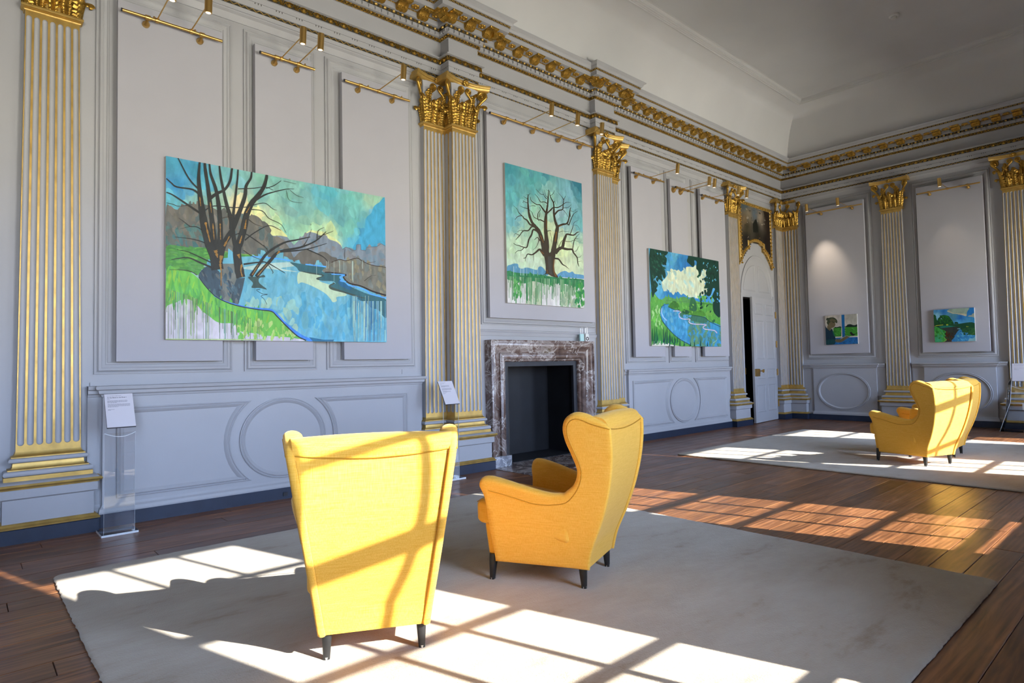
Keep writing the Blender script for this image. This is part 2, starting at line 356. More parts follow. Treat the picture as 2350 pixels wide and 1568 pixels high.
# ------------------------------------------------------------------ entablature
ENT = [(XR, PM), (4.405, PM), (4.405, PBK), (4.86, PBK), (4.86, PMID), (7.13, PMID), (7.13, PBK), (7.585, PBK), (7.585, PM), (PE, PM), (PE, YS)]
prof = [(-.14,4.79),(0,4.79),(0,4.862),(.012,4.862),(.012,4.985),(.026,4.985),(.03,5.045),(.062,5.05),(.062,5.066),(.012,5.072),(0,5.085),(0,5.275),
        (.014,5.277),(.016,5.32),(.05,5.323),(.05,5.365),(.07,5.366),(.075,5.402),(.105,5.405),(.105,5.476),(.285,5.476),(.285,5.53),(.296,5.532),
        (.296,5.56),(.312,5.562),(.328,5.585),(.332,5.60),(.365,5.625),(.365,5.634),(-.14,5.634)]
T1 = obj('trim_1', sweep(MB(), ENT, prof), PAINT, kind='structure')
def band(name, z0, z1, d0, d1, m):
    obj(name, sweep(MB(), ENT, [(d0-.01, z0), (d0+.002, z0), (d1+.002, z1), (d1-.01, z1)]), m, T1)
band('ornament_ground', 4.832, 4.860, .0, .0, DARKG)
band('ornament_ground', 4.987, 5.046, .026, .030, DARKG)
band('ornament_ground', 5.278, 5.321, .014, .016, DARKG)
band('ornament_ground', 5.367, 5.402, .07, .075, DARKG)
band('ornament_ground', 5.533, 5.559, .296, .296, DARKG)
def along(d, spacing, lo=-.2, trim=0.0):
    ofs = offsets(ENT, False); out = []
    for i in range(len(ENT)-1):
        a = (ENT[i][0]+ofs[i][0]*d, ENT[i][1]+ofs[i][1]*d); b = (ENT[i+1][0]+ofs[i+1][0]*d, ENT[i+1][1]+ofs[i+1][1]*d)
        L = math.hypot(b[0]-a[0], b[1]-a[1]); t = ((b[0]-a[0])/L, (b[1]-a[1])/L)
        if t[0]*(ENT[i+1][0]-ENT[i][0]) + t[1]*(ENT[i+1][1]-ENT[i][1]) <= 0: continue
        n = max(1, round((L-2*trim)/spacing)); s = (L-2*trim)/n
        for k in range(n):
            q = trim+(k+.5)*s; p = (a[0]+t[0]*q, a[1]+t[1]*q)
            if p[0] > lo and p[1] > -.5: out.append((p, t, s))
    return out
def put(mb, v, f, p, t, z=0):
    # local x = tangent, -y = outward
    mb.add([(p[0]+t[0]*x+(-t[1])*y, p[1]+t[1]*x+t[0]*y, z+h) for x, y, h in v], f)
def bar2(x0, z0, x1, z1, wd, th):
    L = math.hypot(x1-x0, z1-z0); nx, nz = -(z1-z0)/L*wd/2, (x1-x0)/L*wd/2
    v = [(x0+nx, 0, z0+nz), (x0-nx, 0, z0-nz), (x1-nx, 0, z1-nz), (x1+nx, 0, z1+nz)]
    v2 = [((x0*.98+x1*.02)+nx*.4, -th, z0+nz*.4), (x0-nx*.4, -th, z0-nz*.4), (x1-nx*.4, -th, z1-nz*.4), (x1+nx*.4, -th, z1+nz*.4)]
    return v+v2, [(0,4,5,1),(1,5,6,2),(2,6,7,3),(3,7,4,0),(4,7,6,5)]
def blob(rx, ry, rz, n=8, m=4):
    v, f = [], []
    for i in range(m+1):
        th = math.pi*i/m
        for k in range(n): 
            a = math.pi*2*k/n; v.append((rx*math.sin(th)*math.cos(a), ry*math.sin(th)*math.sin(a), rz*math.cos(th)))
    for i in range(m):
        for k in range(n): f.append((i*n+k, i*n+(k+1) % n, (i+1)*n+(k+1) % n, (i+1)*n+k))
    return v, f
BL = blob(1, 1, 1)
def sblob(rx, ry, rz, x=0, y=0, z=0): return [(x+p[0]*rx, y+p[1]*ry, z+p[2]*rz) for p in BL[0]], BL[1]
o1 = MB()
for p, t, s in along(.004, .072):
    for q in (bar2(-s/2, .001, 0, .026, .007, .006), bar2(0, .026, s/2, .001, .007, .006)): put(o1, *q, p, t, 4.833)
obj('gilt_zigzag', o1, GOLD, T1, kind='stuff')
o2 = MB()
for p, t, s in along(.032, .15):
    pts = [(s*.42*math.cos(a), .004+.048*math.sin(a)) for a in [math.pi*k/6 for k in range(7)]]
    for a, b in zip(pts, pts[1:]): put(o2, *bar2(a[0], a[1], b[0], b[1], .011, .014), p, t, 4.988)
    put(o2, *sblob(.022, .014, .020, 0, -.004, .022), p, t, 4.988)
    for sg in (-1, 1):
        put(o2, *bar2(sg*.008, .004, sg*.04, .034, .010, .011), p, t, 4.988)
        put(o2, *bar2(sg*s*.5, .004, sg*s*.40, .054, .010, .012), p, t, 4.988)
obj('gilt_leaf_moulding', o2, GOLDC, T1, kind='stuff')
o3 = MB()
for p, t, s in along(.018, .10):
    put(o3, *sblob(.016, .012, .016, 0, -.002, .026), p, t, 5.278)
    for sg in (-1, 1):
        put(o3, *bar2(sg*s*.5, .004, sg*.012, .040, .010, .011), p, t, 5.278)
        put(o3, *bar2(sg*.004, .002, sg*s*.36, .006, .009, .010), p, t, 5.278)
        put(o3, *sblob(.010, .009, .010, sg*s*.44, -.002, .033), p, t, 5.278)
obj('gilt_leaf_moulding', o3, GOLDC, T1, kind='stuff')
o4 = MB()
for p, t, s in along(.076, .115):
    put(o4, *sblob(.021, .018, .0165, 0, -.004, .018), p, t, 5.367)
    for dx, w_ in ((-.012, .006), (.012, .006), (0, .005)): put(o4, *bar2(s*.5+dx*1.3, .002, s*.5+dx*.35, .032, w_, .012), p, t, 5.367)
obj('gilt_egg_moulding', o4, GOLD, T1, kind='stuff')
o5 = MB()
for p, t, s in along(.299, .062):
    for q in (bar2(-s*.42, .002, s*.42, .025, .008, .006), bar2(-s*.42, .025, s*.42, .002, .008, .006)): put(o5, *q, p, t, 5.533)
obj('gilt_lattice', o5, GOLD, T1, kind='stuff')
o6 = MB()
for p, t, s in along(.05, .082):
    v = [(-.026,0,.0),(.026,0,.0),(.026,0,.040),(-.026,0,.040),(-.026,-.022,.012),(.026,-.022,.012),(.026,-.022,.040),(-.026,-.022,.040)]
    put(o6, v, [(0,1,5,4),(1,2,6,5),(3,0,4,7),(4,5,6,7),(2,3,7,6)], p, t, 5.3245)
obj('dentils', o6, PAINT, T1, kind='stuff')
o7 = MB()
for p, t, s in along(.012, .21):
    for dx in (-.03, 0, .03): put(o7, *bar2(dx, 0, dx, -.016, .007, .002), p, t, 4.925)
    put(o7, *bar2(-s/2, .002, s/2, .002, .0022, .0015), p, t, 4.925)
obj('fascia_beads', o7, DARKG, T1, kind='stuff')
# modillions and rosettes
mod = MB(); pm = [(.10,5.476),(.283,5.476),(.288,5.463),(.281,5.448),(.262,5.444),(.238,5.452),(.214,5.460),(.19,5.452),(.172,5.432),(.155,5.409),(.128,5.398),(.10,5.402)]
P = []
for i in range(11):
    u = -1+i/5; wv_ = .004*math.cos(u*math.pi*3)
    P.append([(u*.066, -(o), z - (wv_ if 2 <= j else 0) + (.006*abs(u)**3 if j >= 2 else 0)) for j, (o, z) in enumerate(pm)])
mod.grid(P, close_v=True); mod.f += [tuple(range(12)), tuple(10*12+k for k in range(12))]
for k in range(5): mod.add(*sblob(.011, .010, .010, (-.048+k*.024), -.165, 5.424))
for k in range(4): mod.add(*sblob(.014, .02, .009, (-.045+k*.03), -.255, 5.445))
MODM = mesh('modillion', mod, GOLDC, 50)
ros = MB()
for k in range(6):
    a = k*math.pi/3; ros.add(*sblob(.026, .017, .014, .030*math.cos(a), -.198+.030*math.sin(a), 5.468))
ros.add(*sblob(.014, .014, .022, 0, -.198, 5.466))
for k in range(9):
    ros.add(*sblob(.008, .006, .010, -.07+.0175*k, -.116, 5.47))
ROSM = mesh('rosette', ros, GOLDC, 50)
for i in range(len(ENT)-1):
    pass
def place_mods():
    for d in (.20,):
        for p, t, s in along(d, .29, lo=.3):
            ang = math.atan2(t[1], t[0]); base = (p[0]+(-t[1])*d*1.0*1, p[1]+t[0]*d)
            for nm, me, q in (('modillion', MODM, 0), ('rosette', ROSM, s/2)):
                o = obj(nm, me, None, T1); o.location = (base[0]+t[0]*q, base[1]+t[1]*q, 0); o.rotation_euler = (0, 0, ang)
place_mods()
T3 = obj('trim_3', MB().box(.82, 4.1, YW-.012, YW, 1.17, 1.20).box(7.88, 11.25, YW-.012, YW, 1.17, 1.20), PAINT, kind='structure')
T4 = obj('trim_4', MB().box(XE-.012, XE, -.5, 5.8, 1.17, 1.20), PAINT, kind='structure')
# frieze return under the architrave + wall top moulding
for (pth, nm) in (([(.80, YW), (4.1, YW)], 'wall_moulding'), ([(7.87, YW), (PE-.02, YW)], 'wall_moulding'), ([(XE, 5.85), (XE, YS)], 'wall_moulding')):
    obj(nm, sweep(MB(), pth, [(-.01, 4.70), (.012, 4.70), (.035, 4.76), (.06, 4.775), (.06, 4.80), (-.01, 4.80)]), PAINT, T3 if pth[0][1] == YW else T4)
# ------------------------------------------------------------------ wall panelling
FR = [(0,0),(0,.018),(.012,.022),(.020,.014),(.030,.030),(.048,.034),(.058,.024),(.072,.020),(.085,.006),(.096,.006),(.10,0)]
def frame(parent, f, a0, a1, z0, z1, prof=FR, name='panel_moulding'):
    obj(name, sweep(MB(), [(a0, z0), (a0, z1), (a1, z1), (a1, z0)], prof, closed=True, f=f), PAINT, parent, smooth=35)
for a0, a1 in ((.846, 1.955), (2.065, 2.80), (2.912, 4.013), (8.022, 9.115), (9.229, 9.93), (10.069, 11.24)):
    frame(T3, LW(YW), a0, a1, 1.268, 4.655)
for a0, a1 in ((-5.711, -4.345), (-3.64, -2.40), (-1.73, -.45)):
    frame(T4, EW(XE), a0, a1, 1.275, 4.655)
frame(T2, LW(YB), 4.90, 7.085, 1.80, 4.70, [(q*.75, h) for q, h in FR])
obj('panel_moulding', sweep(MB(), [(4.83, YB), (7.10, YB)], [(0, 1.66), (.02, 1.66), (.03, 1.70), (.012, 1.72), (.02, 1.735), (0, 1.74)]), PAINT, T2)
# dado: projecting panelled pedestals
DP = [(0,0),(0,.014),(.008,.018),(.016,.010),(.028,.020),(.042,.012),(.050,.004),(.055,0)]
def oval(ca, cz, ra, rz, n=48): return [(ca-ra*math.cos(2*math.pi*k/n), cz+rz*math.sin(2*math.pi*k/n)) for k in range(n)]
def dado(parent, f, plan, a0, a1, oc, ora, orz, panels, full0, full1):
    # plan: maps (along, out) to world xy for sweeps; die from a0..a1, rail from full0..full1
    b = MB(); v = []
    for aa, hh, zz in [(a, h, z) for z in (.11, 1.165) for a, h in ((a0, 0), (a1, 0), (a1, .075), (a0, .075))]: v.append(f(aa, zz, hh))
    b.add(v, [(0,1,2,3),(4,5,6,7),(0,1,5,4),(1,2,6,5),(2,3,7,6),(3,0,4,7)])
    obj('dado', b, PAINT, parent)
    b = MB(); v = []
    for aa, hh, zz in [(a, h, z) for z in (.11, 1.165) for a, h in ((full0, 0), (full1, 0), (full1, .03), (full0, .03))]: v.append(f(aa, zz, hh))
    b.add(v, [(0,1,2,3),(4,5,6,7),(0,1,5,4),(1,2,6,5),(2,3,7,6),(3,0,4,7)]); obj('dado', b, PAINT, parent)
    pth = [(full0, .03), (a0, .03), (a0, .075), (a1, .075), (a1, .03), (full1, .03)]
    P3 = lambda x, y, h: f(x, h, y)
    rail = [(0, 1.075), (.008, 1.078), (.014, 1.095), (.030, 1.105), (.034, 1.13), (.052, 1.14), (.056, 1.158), (.050, 1.168), (-.05, 1.170)]
    obj('dado_rail', sweep(MB(), [(x, y) for x, y in pth], [(-d, z) for d, z in rail], f=P3), PAINT, parent)
    foot = [(0, .185), (.008, .165), (.022, .150), (.026, .125), (.024, .11), (-.04, .11)]
    obj('dado_foot', sweep(MB(), pth, [(-d, z) for d, z in foot], f=P3), PAINT, parent)
    g = lambda a, z, h: f(a, z, h+.075)
    obj('oval_moulding', sweep(MB(), oval(oc, .605, ora, orz), DP, closed=True, f=g), PAINT, parent, smooth=40)
    for pp in panels: obj('panel_moulding', sweep(MB(), pp, DP, closed=True, f=g), PAINT, parent, smooth=35)
def sidepanel(x0, oc, ra, rz, side):
    # panel with a concave end wrapping the oval
    z0, z1 = .225, .985; ra2, rz2 = ra+.085, rz+.085; pts = []
    t0 = math.asin((z1-.605)/rz2) if (z1-.605) < rz2 else math.pi/2
    arc = [(oc-ra2*math.cos(t), .605+rz2*math.sin(t)) for t in [t0-2*t0*k/14 for k in range(15)]]
    if side < 0: return [(x0, z0), (x0, z1)] + arc
    return [(2*oc-x, z) for x, z in ([(2*oc-x0, z0), (2*oc-x0, z1)] + arc)][::-1]
dado(T3, LW(YW), None, .90, 4.045, 2.425, .432, .397, [sidepanel(1.0, 2.425, .432, .397, -1), sidepanel(3.85, 2.425, .432, .397, 1)], .80, 4.09)
dado(T3, LW(YW), None, 7.985, 11.12, 9.55, .432, .39, [sidepanel(8.085, 9.55, .432, .39, -1), sidepanel(11.015, 9.55, .432, .39, 1)], 7.88, 11.25)
dado(T4, EW(XE), None, -5.575, -4.352, -4.983, .515, .392, [], -5.80, -4.20)
dado(T4, EW(XE), None, -3.53, -2.435, -2.98, .49, .392, [], -3.73, -2.27)
dado(T4, EW(XE), None, -1.66, -.50, -1.07, .49, .392, [], -1.80, .55)
bb = MB()
for a, b in ((.86, 4.10), (7.87, 11.2)): bb.box(a, b, YW-.10, YW, 0, .112)
obj('baseboard_left', bb, BLUE, kind='structure')
bb = MB()
for a, b in ((4.2, 5.8), (2.27, 3.74), (-.6, 1.8)): bb.box(XE-.10, XE, a, b, 0, .112)
obj('baseboard_back', bb, BLUE, kind='structure')
obj('blanking_plate', MB().box(3.835, 3.90, YW-.006, YW, 1.188, 1.253), PAINT, label='small square painted blanking plate above the dado rail', cat='wall plate')
obj('floor_socket', MB().box(2.40, 2.445, YW-.107, YW-.10, .03, .065), BLACKM, label='small dark socket in the blue skirting below the big landscape', cat='socket')
# ------------------------------------------------------------------ door
dj = MB()
for a, b in ((DOOR[0]-.07, DOOR[0]), (DOOR[1], DOOR[1]+.06)): dj.box(a, b, YW-.03, YW, 0, 2.66)
D1 = obj('door_1', dj, PAINT, kind='structure')
obj('door_lining', MB().box(DOOR[0]-.0, DOOR[0]+.02, YW-.02, YW+.2, 0, 2.6).box(DOOR[1]-.02, DOOR[1], YW-.02, YW+.2, 0, 2.6).box(DOOR[0], DOOR[1], YW, YW+.2, 2.585, 2.6), PAINT, D1)
obj('dark_room_beyond', MB().box(11.0, 14.0, YW+1.6, YW+1.65, -.05, 2.8).box(11, 11.05, YW+.2, YW+1.6, -.05, 2.8).box(13.95, 14, YW+.2, YW+1.6, -.05, 2.8).box(11, 14, YW+.2, YW+1.6, 2.75, 2.8).box(11, 14, YW+.2, YW+1.6, -.08, -.03), NIGHT, D1)  # shell coloured near-black to stand in for unlit darkness past the door
hx, hy = 13.185, 6.165; fx, fy = 11.985, 6.06
leaf = thing('tmp', 'x', 'x'); bpy.data.objects.remove(leaf)
ang = math.atan2(fy-hy, fx-hx); LL = math.hypot(fx-hx, fy-hy)
lf = obj('door_leaf', MB().box(0, LL, -.022, .022, .012, 2.575), PAINT, D1, loc=(hx, hy, 0), rz=ang)
# local +x runs from hinge to free edge; the room side is +y after the half turn
PP = [(0,0),(0,.004),(.012,.012),(.024,.004),(.05,.003),(.05,0)]
for z0, z1 in ((2.22, 2.45), (1.30, 2.10), (.90, 1.10), (.22, .78)):
    for x0, x1 in ((.10, .53), (.67, 1.10)):
        obj('panel', sweep(MB(), [(x0, z0), (x0, z1), (x1, z1), (x1, z0)], PP, closed=True, f=lambda a, z, h: (a, .022+h, z)), PAINT, lf)
obj('lock', MB().box(LL-.22, LL-.02, .022, .05, .955, 1.105), BRASS, lf)
obj('knob', MB().lathe([(.0, .05), (.012, .05), (.012, .075), (.03, .085), (.036, .10), (.03, .115), (0, .122)], 14, axis=1, c=(LL-.26, 0, 1.06)), BRASS, lf, smooth=40)
obj('strike_plate', MB().box(DOOR[0]-.01, DOOR[0]+.025, YW-.035, YW-.02, 1.0, 1.13), BRASS, D1)
for z in (2.25, 1.62, 1.02, .35): obj('hinge', MB().lathe([(0, z-.07), (.016, z-.07), (.016, z+.07), (0, z+.07)], 8, c=(hx+.02, hy-.03, 0)), BRASS, D1)
# arched overdoor panel
ac, ar, arz, az = 12.53, .69, .85, 2.60
arch = [(ac-ar, az)] + [(ac-ar*math.cos(math.pi*k/28), az+.02+arz*math.sin(math.pi*k/28)) for k in range(29)] + [(ac+ar, az)]
obj('arch_moulding', sweep(MB(), arch, [(-.02,0),(-.02,.022),(0,.03),(.015,.022),(.03,.012),(.04,0)], f=LW(YW)), PAINT, D1, smooth=35)
for sg in (-1, 1):
    q = [(ac+sg*.075, 2.72)] + [(ac+sg*(.075+(.50)*math.sin(math.pi/2*k/10)), 2.72+.56*math.cos(math.pi/2*k/10)) for k in range(11)]
    if sg < 0: q = q[::-1]
    obj('panel', sweep(MB(), q, PP, closed=True, f=LW(YW)), PAINT, D1, smooth=35)
# ------------------------------------------------------------------ pilasters
# local frame: x across, -y out of the wall, y = 0 at the shaft face, z up
ZS0, ZS1, HW0, HW1 = .68, 4.18, .208, .178
def U(x0, x1, back):   # three sided path seen from above, room on the right hand side
    return [(x0, back), (x0, 0), (x1, 0), (x1, back)]
def hwz(z): return HW0 + (HW1-HW0)*(z-ZS0)/(ZS1-ZS0)
def leafmesh(h, w, curl, bulge, lobes=4):
    P = []; nv, nu = 36, 17
    for i in range(nv+1):
        v = i/nv
        # centre line: up, then curling outwards and over
        if v < .74: z = v/.74*h*.94; o = bulge*(v/.74)**1.6
        else:
            a = (v-.74)/.26*math.pi*1.05; z = h*.94 + curl*math.sin(a)*.9; o = bulge + curl*(1-math.cos(a))
        wd = w*(.66+.34*math.sin(min(1, v/.5)*math.pi/2))*(1 if v < .72 else max(.30, 1-(v-.72)/.28*.72))
        fr = (v*lobes) % 1.0; lob = 1-.42*(1-fr)**1.5 if v > .10 else .95     # saw-toothed outline
        row = []
        for j in range(nu):
            u = -1+2*j/(nu-1); x = u*wd*(1-(1-lob)*abs(u)**1.5)
            vein = .0065*math.cos((v*lobes*2 - abs(u)*1.3)*math.pi*2)*min(1, abs(u)*2.2)
            rib = .016*math.exp(-(u/.16)**2) + .006*math.exp(-((abs(u)-.55)/.14)**2)
            row.append((x, -(o+rib+vein) + .020*u*u, z - .022*abs(u)*(1 if v > .15 else v/.15)))
        P.append(row)
    return MB().grid(P)
LEAF_LO = mesh('acanthus_leaf', leafmesh(.165, .060, .032, .026), GOLDC, 60)
LEAF_HI = mesh('acanthus_leaf', leafmesh(.290, .066, .044, .046, 5), GOLDC, 60)
def volute(r, turns, rad, th=.016):
    pts, rs = [], []
    for k in range(34):
        q = k/33; a = q*turns*2*math.pi; rr = r*(1-.86*q); pts.append((rr*math.cos(a)-r, 0, rr*math.sin(a))); rs.append(rad*(1-.55*q))
    m = MB().tube([(-.15, 0, -.20), (-.115, 0, -.13), (-.06, 0, -.065), (-.015, 0, -.025)] + pts, [rad*.7, rad, rad, rad] + rs, 7)
    m.add(*sblob(rad*1.1, rad*1.2, rad*1.1, -r, 0, 0)); return m
VOL = mesh('volute', volute(.058, 2.0, .020), GOLDC, 60)
HEL = mesh('helix', volute(.040, 1.8, .014), GOLDC, 60)
flm = MB()
for k in range(7): a = k*2*math.pi/7; flm.add(*sblob(.024, .014, .018, .026*math.cos(a), -.012, .026*math.sin(a)))
flm.add(*sblob(.018, .024, .018, 0, -.014, 0)); FLEU = mesh('fleuron', flm, GOLDC, 50)
def part(parent, name, path, prof, m, smooth=None):
    return obj(name, sweep(MB(), path, prof), m, parent, smooth)
def fluted(parent, x0, x1, n, place, zlo, zhi, top_scale):
    """gold face with n recessed painted flutes; place(x,depth,z) -> 3d local"""
    cell = (x1-x0)/n; fw = cell*.72; r = fw/2; zb, zt = zlo+.045, zhi-.04; face = MB(); mid = (x0+x1)/2
    sc = lambda x, z: mid + (x-mid)*(1+(top_scale-1)*(z-zlo)/(zhi-zlo))
    G = lambda x, z, d=0: place(sc(x, z), d, z)
    for i in range(n):
        a, b = x0+i*cell, x0+(i+1)*cell; c = (a+b)/2
        face.add([G(a, zlo), G(c-r, zlo), G(c-r, zb+r), G(c-r, zt-r), G(c-r, zhi), G(a, zhi)], [(0,1,2,3,4,5)])
        face.add([G(c+r, zlo), G(b, zlo), G(b, zhi), G(c+r, zhi), G(c+r, zt-r), G(c+r, zb+r)], [(0,1,2,3,4,5)])
        K = 8
        lo = [G(c+r*math.cos(math.pi+math.pi*k/K), zb+r+r*math.sin(math.pi+math.pi*k/K)) for k in range(K+1)]
        hi = [G(c+r*math.cos(math.pi-math.pi*k/K), zt-r+r*math.sin(math.pi-math.pi*k/K)) for k in range(K+1)]
        for k in range(K):
            x_a, x_b = c+r*math.cos(math.pi+math.pi*k/K), c+r*math.cos(math.pi+math.pi*(k+1)/K)
            face.add([lo[k], lo[k+1], G(x_b, zlo), G(x_a, zlo)], [(0,1,2,3)])
            face.add([hi[k], hi[k+1], G(x_b, zhi), G(x_a, zhi)], [(0,1,2,3)])
        # channel
        P = []; zs = [(zb+r-r*math.cos(q), math.sin(q)) for q in [math.pi/2*k/5 for k in range(6)]]
        zs += [(zt-r+r*math.sin(q), math.cos(q)) for q in [math.pi/2*k/5 for k in range(6)]]
        for z, s in zs:
            s = max(s, .02); P.append([G(c+r*s*math.cos(math.pi-math.pi*k/8), z, r*.85*s*math.sin(math.pi*k/8)) for k in range(9)])
        obj('flute', MB().grid(P), PAINT, parent, smooth=50)
    return face
def pilaster(label, cx, yface, rz=0, depth=.08, flutes=True, xr=None, sideL=0, corner=None):
    """xr = (x0, x1) trims the shaft at the bottom (a half pilaster); depth = distance to the wall behind"""
    root = thing('pilaster', label, 'pilaster', (cx, yface, 0), rz, 'fluted gilded pilasters along the walls')
    x0, x1 = xr or (-HW0, HW0); ts = HW1/HW0; pth = U(x0, x1, depth)
    for nm, pr, m in (
        ('skirting', [(-.05, 0), (.112, 0), (.112, .105), (.104, .112), (-.05, .112)], BLUE),
        ('plinth_moulding', [(-.05, .112), (.118, .112), (.120, .122), (.108, .128), (.104, .138), (.092, .146), (.086, .150), (-.05, .150)], GOLD),
        ('plinth', [(-.05, .150), (.080, .150), (.080, .325), (.090, .333), (.104, .338), (.104, .405), (-.05, .405)], PAINT),
        ('plinth_cap', [(-.05, .405), (.112, .405), (.114, .414), (.128, .418), (.135, .430), (.128, .443), (-.05, .443)], GOLD),
        ('plinth_cap', [(-.05, .443), (.116, .443), (.100, .456), (.082, .464), (-.05, .464)], PAINT),
        ('base_plinth', [(-.05, .464), (.074, .464), (.074, .497), (-.05, .497)], GOLD),
        ('torus', [(-.05, .497), (.064, .497), (.074, .506), (.077, .518), (.074, .531), (.062, .540), (-.05, .540)], PAINT),
        ('scotia', [(-.05, .540), (.050, .540), (.050, .549), (.028, .553), (.020, .566), (.020, .580), (.018, .586), (.018, .598), (-.05, .598)], GOLD),
        ('torus', [(-.05, .598), (.034, .598), (.043, .606), (.045, .616), (.042, .626), (.032, .634), (-.05, .634)], PAINT),
        ('apophyge', [(-.05, .634), (.028, .634), (.028, .643), (.014, .650), (.006, .662), (.001, .680), (-.05, .680)], GOLD)):
        part(root, nm, pth, pr, m, 45 if nm in ('torus', 'scotia', 'plinth_cap', 'apophyge', 'plinth_moulding') else None)
    # shaft
    core = MB(); zz = (ZS0-.01, ZS1+.01)
    def sx_(x, z): mid = (x0+x1)/2 if xr is None else 0; return mid + (x-mid)*(1+(ts-1)*(z-ZS0)/(ZS1-ZS0))
    q = [[(sx_(x0, z), depth, z), (sx_(x0, z), .0, z)] for z in zz]; core.grid(q)
    q = [[(sx_(x1, z), .0, z), (sx_(x1, z), depth, z)] for z in zz]; core.grid(q)
    obj('shaft', core, PAINT, root)
    n = 7 if xr is None else max(2, round((x1-x0)/.0594))
    face = fluted(root, x0, x1, n, lambda x, d, z: (x, d, z), ZS0, ZS1, ts if xr is None else 1.0)
    obj('shaft_face', face, GOLD, root)
    if sideL:
        fs = fluted(root, 0.0, sideL, 2, lambda x, d, z: (sx_(x0, z)-.0015+d, sideL-x, z), ZS0, ZS1, 1.0)
        obj('shaft_side', fs, GOLD, root)
    # capital
    ct = U(sx_(x0, ZS1), sx_(x1, ZS1), depth)
    part(root, 'astragal', ct, [(-.05, 4.178), (.006, 4.178), (.010, 4.186), (.006, 4.194), (.014, 4.198), (.026, 4.206), (.028, 4.216), (.022, 4.226), (-.05, 4.226)], GOLD, 45)
    part(root, 'bell', ct, [(-.05, 4.226), (.0, 4.226), (.0, 4.50), (.012, 4.66), (.03, 4.73), (-.05, 4.73)], GOLD)
    part(root, 'bell_upper', ct, [(-.05, 4.50), (.003, 4.50), (.014, 4.66), (.033, 4.73), (-.05, 4.73)], PAINT)
    a0, a1 = sx_(x0, ZS1), sx_(x1, ZS1)
    L0, L1 = (xr is None or xr[0] <= -HW0+.001), (xr is None or xr[1] >= HW0-.001)
    # abacus with concave face
    xs_ = [a0-(.155 if L0 else 0) + (a1-a0+(.155 if L0 else 0)+(.155 if L1 else 0))*k/16 for k in range(17)]
    def dep(x): 
        t = min(1, abs(x)/.33); return .035 + .085*t**2.2
    ab = MB(); R = []
    for x in xs_:
        dd = dep(x); R.append([(x, depth, 4.722), (x, -dd+.03, 4.722), (x, -dd+.012, 4.735), (x, -dd+.006, 4.755), (x, -dd-.004, 4.760), (x, -dd-.010, 4.775), (x, -dd-.010, 4.792), (x, depth, 4.792)])
    ab.grid(R, close_v=True); ab.f += [tuple(range(8)), tuple(16*8+k for k in range(8))]
    obj('abacus', ab, GOLD, root, smooth=40)
    def pl(nm, me, x, o, z, rzz=0, sc=(1, 1, 1), rx=0):
        c = obj(nm, me, None, root); c.location = (x, -o, z); c.rotation_euler = (rx, 0, rzz); c.scale = sc; return c
    if xr is None:
        for x in (-.088, .088): pl('acanthus_leaf', LEAF_LO, x, .012, 4.228)
        pl('acanthus_leaf', LEAF_HI, 0, .004, 4.228)
        xs2 = (-.178, .178)
        for x in (-.088, .088): pl('acanthus_leaf', LEAF_HI, x*1.0, -.002, 4.228, 0, (.62, .8, .86))
        for sg in (-1, 1):
            pl('acanthus_leaf', LEAF_HI, sg*.172, -.0, 4.228, -sg*math.radians(-42) if False else sg*math.radians(45), (.92, 1.1, 1))
            pl('acanthus_leaf', LEAF_LO, sg*.186, -.04, 4.228, sg*math.radians(90), (.8, 1, 1))
            pl('volute', VOL, sg*.305, .075, 4.665, math.radians(-38) if sg > 0 else math.radians(180+38), (1, 1, 1))
            pl('helix', HEL, sg*.018, .030, 4.672, 0 if sg < 0 else math.radians(180), (1, 1, 1))
        for x in (-.118, .118): pl('acanthus_leaf', LEAF_LO, x, .022, 4.45, 0, (.9, 1, 1.05))
        pl('fleuron', FLEU, 0, .045, 4.762)
    else:
        for x in [x0+.05+k*.10 for k in range(max(1, int((x1-x0)/.1)))]:
            pl('acanthus_leaf', LEAF_LO, x, .012, 4.228); pl('acanthus_leaf', LEAF_HI, x+.05, .004, 4.228, 0, (.8, 1, 1))
        sg = -1 if L0 else 1; xe = a0 if L0 else a1
        pl('acanthus_leaf', LEAF_HI, xe, 0, 4.228, sg*math.radians(45), (.92, 1.1, 1))
        pl('volute', VOL, xe+sg*.125, .075, 4.665, math.radians(-38) if sg > 0 else math.radians(218))
        pl('helix', HEL, xe-sg*.12, .030, 4.672, 0 if sg > 0 else math.radians(180))
        pl('fleuron', FLEU, xe-sg*.17, .045, 4.762)
    return root
pilaster('fluted white and gold pilaster left of the large river landscape', .543, 6.12)
pilaster('set-back gilded pilaster between the river landscape and the paired front pilaster left of the fireplace', 4.315, 6.12)
pilaster('forward gilded pilaster standing directly left of the marble fireplace', 4.62, 5.96, depth=.16, sideL=.16)
pilaster('forward gilded pilaster standing directly right of the marble fireplace', 7.32, 5.96, depth=.16, sideL=.16)
pilaster('set-back gilded pilaster between the fireplace and the leafy river bend painting', 7.665, 6.12)
pilaster('gilded pilaster on the left side of the open white door', 11.482, 6.12)
pilaster('half pilaster in the room corner facing the windows, right of the door', 13.53, 6.12, xr=(-.208, .14))
pilaster('half pilaster in the room corner on the end wall, beside the portrait at a window', 13.67, 5.99, rz=-math.pi/2, xr=(-.13, .195))
pilaster('gilded pilaster on the end wall between the two small paintings', 13.67, 3.968, rz=-math.pi/2)
pilaster('gilded pilaster on the end wall behind the clear information stand', 13.67, 2.04, rz=-math.pi/2)
